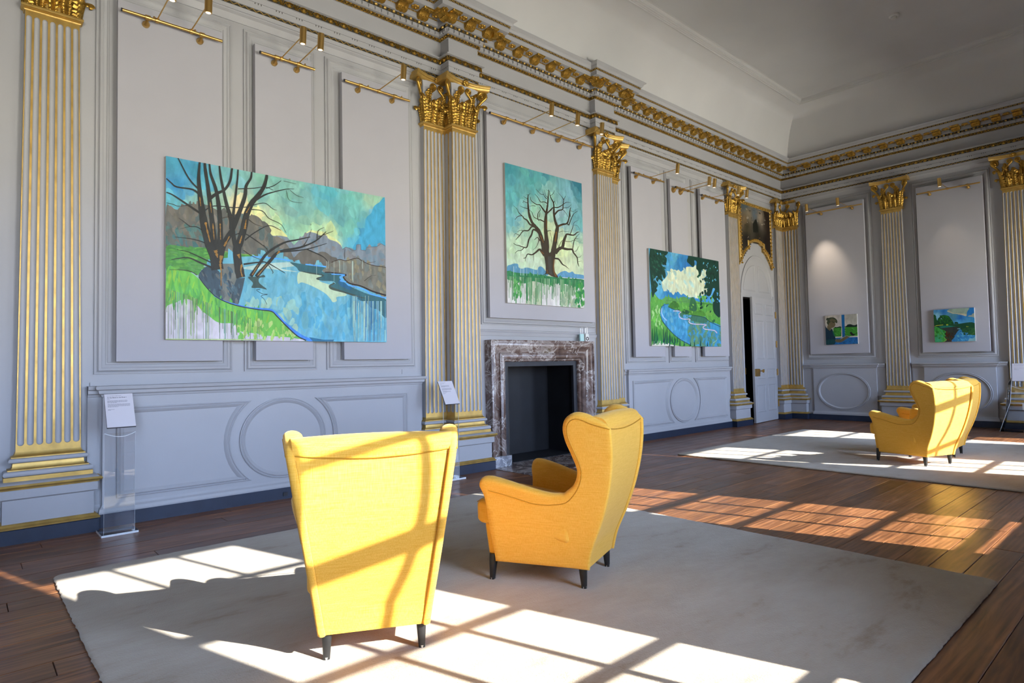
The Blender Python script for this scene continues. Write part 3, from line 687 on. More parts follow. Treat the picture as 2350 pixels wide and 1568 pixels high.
# ------------------------------------------------------------------ fireplace
fp = thing('fireplace', 'red and grey veined marble fireplace with a black iron firebox', 'fireplace', (5.93, 5.97, 0))
def rel(mb, r): l = r.location; mb.v = [(x-l[0], y-l[1], z-l[2]) for x, y, z in mb.v]; return mb
bol = [(0, 0), (0, .13), (.018, .14), (.032, .14), (.036, .125), (.052, .130), (.085, .122), (.125, .098), (.155, .080), (.168, .076), (.172, .100),
       (.188, .112), (.212, .115), (.236, .106), (.246, .092), (.252, .078), (.268, .076), (.280, .062), (.285, .0)]
opn = [(4.952, .135), (4.952, 1.602), (6.912, 1.602), (6.912, .135)]
obj('surround', rel(sweep(MB(), opn, bol, f=LW(YB)), fp), MARB, fp, smooth=35)
for a, b in ((4.945, 5.245), (6.62, 6.92)): obj('plinth_block', rel(MB().box(a, b, YB-.15, YB, 0, .137), fp), MARBP, fp)
ir = MB()
for a, b in ((5.225, 5.30), (6.56, 6.64)): ir.box(a, b, YB-.03, YB+.01, 0, 1.26)
ir.box(5.225, 6.64, YB-.03, YB+.01, 1.26, 1.40)
obj('iron_frame', rel(ir, fp), BLACKM, fp)
bx = MB().box(5.22, 5.235, YB, 6.62, 0, 1.4).box(6.625, 6.64, YB, 6.62, 0, 1.4).box(5.22, 6.64, YB, 6.62, 1.385, 1.40).box(5.22, 6.64, YB, 6.65, -.02, .012)
obj('firebox', rel(bx, fp), FIREIRON, fp)
obj('fire_plate', rel(MB().box(5.23, 5.83, 6.60, 6.62, 0, 1.40), fp), FIREIRON, fp)
obj('fire_plate', rel(MB().box(5.834, 6.63, 6.60, 6.62, 0, 1.40), fp), FIREIRON, fp)
obj('hearth', rel(MB().box(4.93, 6.93, 5.20, YB+.02, 0, .006), fp), MARB, fp)
# two small gadgets on the mantel
def gadget(cx, w_, h, m, lab, dial):
    t = thing('sensor_box', lab, 'sensor', (cx, 5.955, 1.602))
    b = MB().box(-w_/2, w_/2, -.012, .012, 0, h); obj('case', b, m, t)
    obj('wire_loop', MB().tube([(-.02, 0, h-.005), (-.02, 0, h+.09), (-.005, .0, h+.105), (.012, 0, h+.10), (.016, 0, h+.085), (.016, 0, h-.005)], .0022, 6), METAL, t)
    if dial:
        pts = [(.022*math.cos(a), -.014, .038+.022*math.sin(a)) for a in [2*math.pi*k/20 for k in range(21)]]
        obj('dial', MB().tube(pts, .0065, 6), INK, t)
gadget(6.692, .082, .105, MINT, 'pale mint plastic box with a wire loop on the marble mantel', False)
gadget(6.803, .074, .108, PLAST, 'small white box with a black ring dial on the marble mantel', True)
# ------------------------------------------------------------------ display boards
def board(label, f, a0, a1, z0, z1, off0=.05, off1=.10):
    v = [f(a, z, h) for h in (off0, off1) for a, z in ((a0, z0), (a1, z0), (a1, z1), (a0, z1))]
    o = obj('display_board', MB().add(v, [(0,1,2,3),(4,5,6,7),(0,1,5,4),(1,2,6,5),(2,3,7,6),(3,0,4,7)]), BOARD, label=label, cat='display board', group='pale boards hung over the wall panels')
    c = [sum(q[i] for q in v)/8 for i in range(3)]; c[2] = z0
    o.data.transform(Matrix.Translation((-c[0], -c[1], -c[2]))); o.location = c
    md = []
    for h in (.0,):
        pass
    for aa in (a0+.12, a1-.12):
        b = MB(); vv = [f(a, z, h) for h in (-.001, off0+.002) for a, z in ((aa-.02, z0+.2), (aa+.02, z0+.2), (aa+.02, z1-.2), (aa-.02, z1-.2))]
        b.add([(p[0]-c[0], p[1]-c[1], p[2]-c[2]) for p in vv], [(0,1,2,3),(4,5,6,7),(0,1,5,4),(1,2,6,5),(2,3,7,6),(3,0,4,7)])
        obj('batten', b, PAINT, o)
    return o
lw, ew, lb = LW(YW), EW(XE), LW(YB)
board('tall pale board behind the left part of the large river landscape', lw, .991, 1.838, 1.372, 4.50)
board('narrow pale board behind the middle of the large river landscape', lw, 2.145, 2.721, 1.372, 4.50)
board('tall pale board behind the right part of the large river landscape', lw, 3.067, 3.905, 1.372, 4.50)
board('wide pale board above the fireplace carrying the bare oak painting', lb, 4.99, 7.015, 1.885, 4.575, .03, .075)
board('tall pale board behind the left part of the leafy river bend painting', lw, 8.16, 8.985, 1.372, 4.50)
board('narrow pale board behind the middle of the leafy river bend painting', lw, 9.268, 9.80, 1.372, 4.50)
board('tall pale board behind the right part of the leafy river bend painting', lw, 10.247, 11.125, 1.372, 4.50)
board('tall pale board on the end wall with the portrait of a person at a window', ew, -5.606, -4.455, 1.387, 4.51)
board('tall pale board on the end wall with the small tree and lake painting', ew, -3.527, -2.495, 1.363, 4.52)
# ------------------------------------------------------------------ picture light rails
def rail(label, f, a0, a1, z, heads, mounts, off=.18, arm=.50, knobs=(), cone=False, lit=()):
    # f(along, z, out)
    c = f((a0+a1)/2, z, off-.08)
    t = thing('picture_light_rail', label, 'picture light', c, 0, 'brass picture light rails')
    R = lambda mb: rel(mb, t); F = lambda a, zz, h: Vector(f(a, zz, h))
    obj('rail', R(MB().tube([F(a0, z, off), F(a1, z, off)], .0135, 12)), BRASS, t, smooth=40)
    obj('end_cap', R(MB().tube([F(a0-.004, z, off), F(a0+.006, z, off)], .0145, 12)), BLACKM, t)
    for a in mounts:
        obj('mount', R(MB().tube([F(a, z-.03, off-.079), F(a, z-.03, off-.055), F(a, z-.02, off-.03), F(a, z, off)], [.030, .030, .012, .012] if not cone else [.052, .044, .020, .016], 12)), BRASS, t, smooth=40)
        obj('clamp', R(MB().tube([F(a-.02, z, off), F(a+.02, z, off)], .021, 12)), BRASS, t, smooth=40)
    for i, a in enumerate(heads):
        obj('joint', R(MB().tube([F(a-.014, z, off), F(a+.014, z, off)], .022, 12)), BRASS, t, smooth=40)
        obj('arm', R(MB().tube([F(a, z+.01, off), F(a, z+.02, off+arm)], .0055, 8)), BRASS, t, smooth=40)
        hd = obj('spotlight', R(MB().tube([F(a, z+.095, off+arm+.030), F(a, z-.055, off+arm+.012)], .030, 16)), BRASS, t, smooth=40)
        obj('lens', R(MB().tube([F(a, z-.055, off+arm+.012), F(a, z-.057, off+arm+.0118)], .021, 16)), LENS, hd)
        if i in lit:
            sp = bpy.data.lights.new('spot', 'SPOT'); sp.energy = lit[i]; sp.spot_size = math.radians(44); sp.spot_blend = 1.0; sp.color = (1, .80, .58); sp.shadow_soft_size = .02
            so = bpy.data.objects.new('spot', sp); COL.objects.link(so); p = F(a, z-.075, off+arm+.01); so.location = p
            q = F(a+lit.get('da', 0), lit['z'], .1); so.rotation_euler = (q-p).to_track_quat('-Z', 'Y').to_euler()
    for a in knobs: obj('knob', R(MB().add(*sblob(.010, .010, .012, *F(a, z+.019, off)))), BRASS, t, smooth=40)
rail('brass picture light rail with two spots over the board at left of the river landscape', lw, 1.003, 1.815, 4.375, (1.274, 1.549), (1.20, 1.64), knobs=(1.25, 1.58))
rail('short brass picture light rail with two spots above the middle of the river landscape', lw, 2.166, 2.723, 4.387, (2.376, 2.551), (2.33, 2.56), knobs=(2.46, 2.62))
rail('brass picture light rail with one spot above the right part of the river landscape', lw, 3.055, 3.876, 4.372, (3.471,), (3.25, 3.68), knobs=(3.34, 3.77))
rail('long brass picture light rail with three spots above the bare oak painting', lb, 4.96, 6.93, 4.468, (5.54, 6.03, 6.52), (5.25, 5.77, 6.27, 6.72), knobs=(5.4, 5.9, 6.15, 6.6))
rail('brass picture light rail with one spot above the left part of the leafy river bend', lw, 8.136, 8.977, 4.366, (8.59,), (8.27, 8.75), knobs=(8.4, 8.88))
rail('short brass picture light rail with two spots above the middle of the leafy river bend', lw, 9.317, 9.888, 4.342, (9.55, 9.72), (9.36, 9.58), knobs=(9.47,), cone=True)
rail('brass picture light rail with two spots above the board beside the door pilaster', lw, 10.181, 10.992, 4.352, (10.55, 10.86), (10.3, 10.8), knobs=(10.45,))
rail('brass picture light rail with two spots above the portrait at a window', ew, -5.554, -4.45, 4.397, (-5.327, -4.721), (-5.27, -4.66), lit={0: 42, 'z': 3.2, 'da': .16})
rail('brass picture light rail with one spot above the small tree and lake painting', ew, -3.489, -2.51, 4.38, (-3.001,), (-3.30, -2.70), lit={0: 5, 'z': 3.15})
# ------------------------------------------------------------------ smoke detector
sdp = on(2, 6.62, 2051, 35)
sd = thing('smoke_detector', 'round white smoke detector on the ceiling', 'smoke detector', (sdp[0], sdp[1], 6.62))
obj('base', MB().lathe([(0, 0), (.075, 0), (.075, -.02), (.065, -.028), (0, -.028)], 20), PLAST, sd, smooth=40)
obj('sensor', MB().lathe([(.04, -.028), (.045, -.045), (.035, -.06), (0, -.062)], 20), PLAST, sd, smooth=40)
# ------------------------------------------------------------------ rugs
def rug(label, x0, x1, y0, y1, seed):
    r = random.Random(seed); th = .017; rc = .05; pts = []
    def edge(a, b, n):
        for k in range(n):
            t = k/n; j = .004*(r.random()-.5)*2; pts.append((a[0]+(b[0]-a[0])*t + (j if a[0] == b[0] else 0), a[1]+(b[1]-a[1])*t + (j if a[1] == b[1] else 0)))
    edge((x0, y0+rc), (x0, y1-rc), 160)
    for k in range(6): a = math.pi-math.pi/2*k/6; pts.append((x0+rc+rc*math.cos(a), y1-rc+rc*math.sin(a)))
    edge((x0+rc, y1), (x1-rc, y1), 160)
    for k in range(6): a = math.pi/2-math.pi/2*k/6; pts.append((x1-rc+rc*math.cos(a), y1-rc+rc*math.sin(a)))
    edge((x1, y1-rc), (x1, y0+rc), 160)
    for k in range(6): a = -math.pi/2*k/6; pts.append((x1-rc+rc*math.cos(a), y0+rc+rc*math.sin(a)))
    edge((x1-rc, y0), (x0+rc, y0), 160)
    for k in range(6): a = -math.pi/2-math.pi/2*k/6; pts.append((x0+rc+rc*math.cos(a), y0+rc+rc*math.sin(a)))
    cx, cy = (x0+x1)/2, (y0+y1)/2
    pts = [(x-cx, y-cy) for x, y in pts]
    m = sweep(MB(), pts, [(.012, 0), (0, 0), (-.003, .006), (.0, .012), (.008, .016), (.022, th)], closed=True)
    n = len(pts); m.f.append(tuple(6*i+5 for i in range(n)))
    return obj('rug', m, RUG, smooth=50, label=label, cat='rug', loc=(cx, cy, .0015))
rug('pale beige wool rug under the two armchairs facing the fireplace', .455, 4.345, .81, 4.845, 1)
rug('pale beige wool rug under the two armchairs near the end wall', 7.36, 11.40, .86, 4.87, 2)
# ------------------------------------------------------------------ information stands
def text_mesh(s, size, m, name):
    cu = bpy.data.curves.new('t', 'FONT'); cu.body = s; cu.size = size; cu.extrude = 0.0002; cu.offset = size*.012
    o = bpy.data.objects.new('t', cu); COL.objects.link(o); dg = bpy.context.evaluated_depsgraph_get()
    me = bpy.data.meshes.new_from_object(o.evaluated_get(dg)); bpy.data.objects.remove(o); bpy.data.curves.remove(cu)
    me.name = name; me.materials.clear(); me.materials.append(m); return me
def card(parent, wd, ht, heads, paras, tilt, off, seed):
    """a tilted card: local x right, z up along the card, -y towards the reader"""
    cd = obj('card', MB().box(-wd/2, wd/2, -.003, .003, 0, ht), WHITEP, parent); cd.location = off; cd.rotation_euler = (-tilt, 0, 0)
    obj('card_backing', MB().box(-wd/2-.001, wd/2+.001, .003, .009, -.004, ht), INK, cd)
    r = random.Random(seed); mg = wd*.09
    for s, size, zz in heads:
        h = obj('heading', text_mesh(s, size, INK, 'heading'), None, cd); h.location = (-wd/2+mg, -.0034, zz*ht); h.rotation_euler = (math.pi/2, 0, 0)
    tx = MB()
    for z0, rows, wfr in paras:
        for k in range(rows):
            x = -wd/2+mg; z = z0*ht - k*ht*.021; end = x + wd*wfr*(.45 if (k == rows-1 and rows > 1) else (.93+.07*r.random()))
            while x < end:
                l = wd*(.02+.05*r.random()); tx.box(x, min(x+l, end), -.0036, -.003, z, z+ht*.0085); x += l+wd*.012
    if tx.v: obj('body_text', tx, INKG, cd)
    return cd
# stand by the left pilaster
s1 = thing('information_stand', 'clear acrylic stand with a white text card below the river landscape', 'information stand', (.965, 5.86, 0), 0)
obj('base', MB().box(-.125, .125, -.125, .12, 0, .016), ACR, s1)
obj('base_edge', MB().box(-.125, .125, -.127, -.125, 0, .016).box(-.127, -.125, -.125, .12, 0, .016), ACRE, s1)
obj('upright', MB().box(-.105, .105, -.088, -.082, .012, .80), ACR, s1)
obj('upright_edge', MB().box(-.106, -.105, -.088, -.082, .012, .80).box(.105, .106, -.088, -.082, .012, .80), ACRE, s1)
P = [[(-.105+.21*k/8, -.085-.04*math.sin(math.pi*j/12)*1.0-.0, .80+.045-.06*math.sin(math.pi*k/8)*(1-j/6)) for k in range(9)] for j in range(7)]
obj('bend', MB().tube([(-.105+.21*k/12, -.10-.03*math.sin(math.pi*k/12), .80-.028*math.sin(math.pi*k/12)) for k in range(13)], .003, 6), ACRE, s1)
card(s1, .195, .295, [('At the Bend in the River I', .0128, .875)], [(.938, 1, .52), (.835, 1, .10), (.79, 4, .72), (.685, 5, .80), (.525, 2, .22)], math.radians(30), (0, -.16, .850), 3)
# stand by the fireplace
s2 = thing('information_stand', 'clear acrylic stand with a white text card in front of the fireplace pilaster', 'information stand', (4.19, 5.735, 0), 0)
obj('base', MB().box(-.12, .12, -.10, .10, 0, .016), ACR, s2)
obj('base_edge', MB().box(-.12, .12, -.102, -.10, 0, .016).box(.12, .122, -.10, .10, 0, .016), ACRE, s2)
obj('upright', MB().box(-.105, .105, .0, .006, .012, .86), ACR, s2)
obj('upright_edge', MB().box(-.107, -.105, .0, .006, .012, .86).box(.105, .107, .0, .006, .012, .86), ACRE, s2)
card(s2, .20, .295, [], [(.93, 1, .42), (.885, 1, .30), (.845, 1, .10), (.80, 4, .62), (.68, 5, .72), (.55, 3, .60), (.46, 2, .20)], math.radians(30), (0, -.035, .850), 4)
# stand by the end wall
s3 = thing('information_stand', 'clear acrylic leaflet stand in front of the end wall pilaster', 'information stand', (13.22, 1.985, 0), math.radians(-90))
for sg in (-1, 1):
    obj('side_panel', MB().add([(sg*.33, -.16, 0), (sg*.33, .17, 0), (sg*.235, .08, .80), (sg*.165, -.02, .90), (sg*.18, -.10, .50), (sg*.326, -.16, 0), (sg*.326, .17, 0), (sg*.231, .08, .80), (sg*.161, -.02, .90), (sg*.176, -.10, .50)],
        [(0,1,2,3,4),(5,6,7,8,9),(0,1,6,5),(1,2,7,6),(2,3,8,7),(3,4,9,8),(4,0,5,9)]), ACR, s3)
    obj('side_edge', MB().tube([(sg*.33, .17, .004), (sg*.235, .08, .80), (sg*.165, -.02, .90)], .0035, 6).tube([(sg*.33, -.16, .004), (sg*.18, -.10, .50), (sg*.165, -.02, .90)], .0035, 6), ACRE, s3)
obj('back_panel', MB().add([(-.33, .17, 0), (.33, .17, 0), (.235, .08, .80), (-.235, .08, .80), (-.33, .174, 0), (.33, .174, 0), (.235, .084, .80), (-.235, .084, .80)], [(0,1,2,3),(4,5,6,7),(0,1,5,4),(1,2,6,5),(2,3,7,6),(3,0,4,7)]), ACR, s3)
obj('foot', MB().box(-.33, .33, -.16, .17, 0, .006), ACR, s3)
obj('leaflets', MB().box(-.05, .17, .05, .062, .36, .47), PLAST, s3)
obj('leaflets', MB().box(-.02, .20, -.15, .02, .008, .02), PLAST, s3)
obj('tray', MB().tube([(-.165+.33*k/12, -.02-.06*math.sin(math.pi*k/12), .76-.05*math.sin(math.pi*k/12)) for k in range(13)], .004, 6), ACRE, s3)
card(s3, .30, .30, [], [(.92, 1, .62), (.87, 1, .46), (.73, 1, .60), (.68, 1, .10), (.64, 1, .22)], math.radians(12), (.0, -.06, .845), 5)
# ------------------------------------------------------------------ wing armchair
def smooth_closed(pts, n):
    out = []; m = len(pts)
    for i in range(m):
        p0, p1, p2, p3 = [np.array(pts[(i+k-1) % m]) for k in range(4)]
        for k in range(n):
            t = k/n; out.append(tuple(.5*((2*p1)+(-p0+p2)*t+(2*p0-5*p1+4*p2-p3)*t*t+(-p0+3*p1-3*p2+p3)*t**3)))
    return out
def smooth_open(pts, n):
    q = [np.array(p, float) for p in pts]; q = [2*q[0]-q[1]] + q + [2*q[-1]-q[-2]]; out = []
    for i in range(1, len(q)-2):
        p0, p1, p2, p3 = q[i-1:i+3]
        for k in range(n):
            t = k/n; out.append(tuple(.5*((2*p1)+(-p0+p2)*t+(2*p0-5*p1+4*p2-p3)*t*t+(-p0+3*p1-3*p2+p3)*t**3)))
    out.append(tuple(q[-2])); return out
# side outline in (s, z): s = distance in front of the rear leg
REAR = [(-.040,.108),(-.066,.22),(-.130,.37),(-.180,.52),(-.212,.67),(-.224,.80),(-.221,.905)]
WING = [(-.221,.905),(-.19,.935),(-.145,.958),(-.09,.983),(-.04,.993),(.006,.980),(.040,.945),(.053,.890),(.042,.825),(.012,.745),(-.010,.665),(.014,.592),(.075,.538)]
ARM = [(.075,.538),(.16,.536),(.26,.558),(.42,.600),(.52,.618),(.562,.604),(.578,.565),(.566,.525),(.553,.49)]
FRONT = [(.553,.49),(.540,.30),(.520,.108)]
def s2y(s): return -.27 + s*.985
def xo(s, z): return .240 + .118*(s+.03) + .160*(z-.11)
def resample(pts, step):
    pts = [np.array(p, float) for p in pts]; L = [0]
    for a, b in zip(pts, pts[1:]): L.append(L[-1]+np.linalg.norm(b-a))
    n = max(2, int(round(L[-1]/step))); out = []; j = 0
    for k in range(n+1):
        d = L[-1]*k/n
        while j < len(L)-2 and L[j+1] < d: j += 1
        t = (d-L[j])/max(1e-9, L[j+1]-L[j]); out.append(tuple(pts[j]+(pts[j+1]-pts[j])*t))
    return out
out_pts = []
for seg in (smooth_open(REAR, 6), smooth_open(WING, 6), smooth_open(ARM, 6), FRONT):
    out_pts += resample(seg, .018)[:-1]
out_pts += resample([FRONT[-1], REAR[0]], .03)[:-1]
def inset(poly, d):
    n = len(poly); o = []; D = d if isinstance(d, list) else [d]*n
    area = sum(poly[i][0]*poly[(i+1) % n][1]-poly[(i+1) % n][0]*poly[i][1] for i in range(n)); sg = 1 if area > 0 else -1
    for i in range(n):
        a, b, c = poly[i-2], poly[i], poly[(i+2) % n]; t = (c[0]-a[0], c[1]-a[1]); l = math.hypot(*t) or 1
        o.append((b[0]-sg*t[1]/l*D[i], b[1]+sg*t[0]/l*D[i]))
    return o
def tri_fill(poly):
    pts = [Vector(p) for p in poly]; n = len(pts)
    xs = [p[0] for p in poly]; zs = [p[1] for p in poly]; inner = []
    ip = inset(poly, .012)
    def inside(p, pl):
        c = False; j = len(pl)-1
        for i in range(len(pl)):
            if (pl[i][1] > p[1]) != (pl[j][1] > p[1]) and p[0] < (pl[j][0]-pl[i][0])*(p[1]-pl[i][1])/(pl[j][1]-pl[i][1])+pl[i][0]: c = not c
            j = i
        return c
    z = min(zs)+.02
    while z < max(zs):
        x = min(xs)+.02
        while x < max(xs):
            if inside((x, z), ip): inner.append(Vector((x, z)))
            x += .03
        z += .03
    V, Ed, Fa, _, _, _ = geometry.delaunay_2d_cdt(pts+inner, [(i, (i+1) % n) for i in range(n)], [], 1, 1e-5)
    return [tuple(v) for v in V], [tuple(f) for f in Fa]
def dist_edge(poly, p):
    return min(math.hypot(p[0]-q[0], p[1]-q[1]) for q in poly)
def padding(s, z):     # how much the arm roll and wing bulge outward
    return 0.016*math.exp(-((z-.575)/.05)**2)*(1/(1+math.exp(-(s-.10)/.03)))
nR = len(resample(smooth_open(REAR, 6), .018))-1; nW = len(resample(smooth_open(WING, 6), .018))-1; nA = len(resample(smooth_open(ARM, 6), .018))-1
def rn_at(i):      # edge radius: crisp along the back, front and bottom, full on wing and arm
    a = min(1, max(0, (i-nR)/8)); b = min(1, max(0, (nR+nW+nA-i)/5)); return .010 + .020*min(a, b)
RNS = [rn_at(i) for i in range(len(out_pts))]
def rear_s(z):
    for (s0, z0), (s1, z1) in zip(REAR, REAR[1:]):
        if z <= z1: return s0+(s1-s0)*max(0, (z-z0))/(z1-z0)
    return REAR[-1][0]
def thick(s, z):
    t = min(1, max(0, (s-rear_s(z)-.02)/.12)); return .034 + .048*t*t*(3-2*t)
def side_mesh(sg):
    mb = MB(); rings = []
    V0, F0 = tri_fill(inset(out_pts, RNS))
    nO = len(out_pts)
    def P3(s, z, d):  # d: 0 = outer face, TH = inner
        return (sg*(xo(s, z)+padding(s, z)-d*thick(s, z)), s2y(s), z)
    # rounded rim
    K = 8
    for k in range(K+1):
        a = math.pi*k/K; ins = [q*(1-math.sin(a)) for q in RNS]; dep = .5-.5*math.cos(a)
        rings.append([P3(s, z, dep) for s, z in inset(out_pts, ins)])
    mb.grid(rings, close_v=True)
    for d in (0, 1):
        mb.add([P3(s, z, d) for s, z in V0], F0)
    return mb
def weld(me, d=.0005):
    bm = bmesh.new(); bm.from_mesh(me); bmesh.ops.remove_doubles(bm, verts=bm.verts, dist=d); bmesh.ops.recalc_face_normals(bm, faces=bm.faces); bm.to_mesh(me); bm.free()
    me.shade_smooth(); me.set_sharp_from_angle(angle=math.radians(70)); return me
SIDE = {sg: weld(mesh('side', side_mesh(sg), FAB, 70)) for sg in (-1, 1)}
# seam piping on the outer side, parallel to wing and arm edge
wing_arm = resample(smooth_open(WING, 6), .018)[:-1] + resample(smooth_open(ARM, 6), .018)[:-6]
def seam_pts(sg):
    n = len(wing_arm); o = []
    for i in range(n):
        a, b, c = wing_arm[max(0, i-2)], wing_arm[i], wing_arm[min(n-1, i+2)]; t = (c[0]-a[0], c[1]-a[1]); l = math.hypot(*t) or 1
        q = i/(n-1); wdt = .036 + .045*max(0, min(1, (q-.52)/.2))
        wdt *= min(1, q/.06+.05)
        o.append((b[0]+t[1]/l*wdt, b[1]-t[0]/l*wdt))
    o = smooth_open(o[::3], 4)
    return [(sg*(xo(s, z)+padding(s, z)+.0005), s2y(s), z) for s, z in o]
SEAM = {sg: mesh('piping', MB().tube(seam_pts(sg), .0026, 6), PIPE, 60) for sg in (-1, 1)}
# back: cross section in (s, z), lofted across
BS = [(-.030,.112),(-.054,.22),(-.117,.37),(-.166,.52),(-.197,.67),(-.208,.80),(-.206,.885),(-.200,.925),(-.178,.955),(-.140,.968),(-.10,.962),(-.07,.935),(-.055,.88),(-.045,.78),(-.015,.62),(.02,.48),(.05,.36),(.06,.20),(.06,.112)]
def back_mesh():
    S = smooth_open(BS, 4); R = []; NU = 24
    for i in range(NU+1):
        u = -1+2*i/NU; row = []
        for s, z in S:
            hw = xo(s, z) - .030; crown = .010*(1-u*u)*max(0, (z-.90)/.07) if z > .9 else 0
            back = (s < -.02 and z < .93)
            bow = (.012*(1-u*u) if z < .9 and s < -.045 and z > .2 else 0)      # slight hollow of the back
            row.append((u*hw, s2y(s)+bow*.6, z+crown - (.016*(1-u*u) if .86 < z < .93 and s < -.19 else 0)*0))
        R.append(row)
    m = MB().grid(R); k = len(S); m.f.append(tuple(range(k))); m.f.append(tuple(NU*k+j for j in range(k)))
    m.grid([[R[i][0], R[i][-1]] for i in range(NU+1)])
    return m
BACK = mesh('back', back_mesh(), FAB, 60)
bs = []
for i in range(25):
    u = -1+2*i/24; s, z = -.2065, .905-.022*(1-u*u); bs.append((u*(xo(s, z)-.03), s2y(s)-.0005, z))
BSEAM = mesh('piping', MB().tube(bs, .0028, 6), PIPE, 60)
SRIM = {}
for sg in (-1, 1):      # welt at the join of the side and the back panel
    SRIM[sg] = mesh('piping', MB().tube([(sg*(xo(s, z)-.034), s2y(s)-.0005, z) for s, z in smooth_open(BS[:7], 4)], .0024, 6), PIPE, 60)
def rbox(x0, x1, y0, y1, z0, z1, r, wfun=None, n=5):
    # rounded box made from stacked rounded rectangles
    def ring(i, z):
        pts = []
        for cx, cy, a0 in ((x1-r+i, y1-r+i, 0), (x0+r-i, y1-r+i, 90), (x0+r-i, y0+r-i, 180), (x1-r+i, y0+r-i, 270)):
            pass
        rr = max(r-i, .002)
        for cx, cy, a0 in ((x1-r, y1-r, 0), (x0+r, y1-r, 90), (x0+r, y0+r, 180), (x1-r, y0+r, 270)):
            for k in range(n+1):
                a = math.radians(a0+90*k/n); pts.append((cx+rr*math.cos(a), cy+rr*math.sin(a), z))
        return pts
    R = []
    for k in range(n+1): a = math.pi/2*k/n; R.append(ring(r*(1-math.sin(a)), z0+r*(1-math.cos(a))))
    for k in range(n+1): a = math.pi/2*k/n; R.append(ring(r*(1-math.cos(a)), z1-r+r*math.sin(a)))
    if wfun: R = [[wfun(*p) for p in row] for row in R]
    m = MB().grid(R, close_v=True); k = len(R[0]); m.f.append(tuple(range(k))); m.f.append(tuple((len(R)-1)*k+j for j in range(k))); return m
def cw(x, y, z):
    front = max(0, (y-.22)/.12); return (x*(1+.0*y), y - .012*(abs(x)/.29)**2*front + .012*math.sin(math.pi*(z-.32)/.14)*front, z+.012*(1-(x/.29)**2)*(1 if z > .4 else 0)-.13*max(0, .30-y))
CUSH = mesh('seat_cushion', rbox(-.290, .290, -.22, .378, .318, .455, .03, cw), FAB, 60)
cp = [cw(x, .368, .435) for x in [-.275+.55*k/16 for k in range(17)]]
CSEAM = mesh('piping', MB().tube([(p[0], p[1]+.008, p[2]+.006) for p in cp], .0026, 6), PIPE, 60)
def aw(x, y, z):
    return (x*(1 if y > 0 else .80+.2*max(0, (y+.3)/.3)), y + (.030*(z-.11)/.2 if y > .2 else 0) - .02*(abs(x)/.28)**2*(1 if y > .2 else 0), z)
APRON = mesh('seat_base', rbox(-.278, .278, -.27, .312, .112, .322, .018, aw), FAB, 60)
def leg_mesh(front, sg):
    R = []; tx, ty = (sg*.006, .008) if front else (sg*.002, -.008)
    for z, h in ((.150, .023), (.112, .0225), (.055, .0185), (.010, .0150), (.0, .0148)):
        q = (.150-z)/.150; row = []
        for k in range(12):
            a = 2*math.pi*k/12; c, s = math.cos(a), math.sin(a); e = .62
            row.append((tx*(q-1)+h*abs(c)**e*(1 if c > 0 else -1), ty*(q-1)+h*abs(s)**e*(1 if s > 0 else -1), z))
        R.append(row)
    m = MB().grid(R, close_v=True); m.f.append(tuple(range(12))); m.f.append(tuple(48+k for k in range(12))); return m
LEGS = {(f, sg): mesh('leg', leg_mesh(f, sg), BLACKW, 40) for f in (0, 1) for sg in (-1, 1)}
GLIDE = mesh('glide', MB().lathe([(0, 0), (.0152, 0), (.0152, .011), (0, .011)], 12), METAL, 40)
def chair(label, rear_mid, fwd, z=.0192):
    ang = math.atan2(fwd[1], fwd[0]) - math.pi/2; l = math.hypot(*fwd); f = (fwd[0]/l, fwd[1]/l)
    c = (rear_mid[0]+f[0]*.27, rear_mid[1]+f[1]*.27, z)
    t = thing('wing_armchair', label, 'armchair', c, ang, 'yellow wing armchairs')
    for sg in (-1, 1):
        s = obj('side', SIDE[sg], None, t); obj('piping', SEAM[sg], None, s)
    b = obj('back', BACK, None, t); obj('piping', BSEAM, None, b)
    for sg in (-1, 1): obj('piping', SRIM[sg], None, b)
    c_ = obj('seat_cushion', CUSH, None, t); obj('piping', CSEAM, None, c_)
    obj('seat_base', APRON, None, t)
    for fr in (0, 1):
        for sg in (-1, 1):
            lg = obj('leg', LEGS[(fr, sg)], None, t, loc=(sg*(.278 if fr else .205), .275 if fr else -.27, 0))
            obj('glide', GLIDE, None, lg, loc=(0, 0, -.0005))
    return t
chair('yellow wing armchair with sunlit back, turned towards the large river landscape', (1.383, 2.486), (.465, .885))
chair('yellow wing armchair in shade on the rug in front of the fireplace', (2.815, 2.434), (-.363, .932))
chair('yellow wing armchair with sunlit back on the rug near the end wall', (8.49, 2.094), (.358, .934))
chair('yellow wing armchair standing behind another on the rug near the end wall', (9.475, 2.12), (-.03, 1.0))
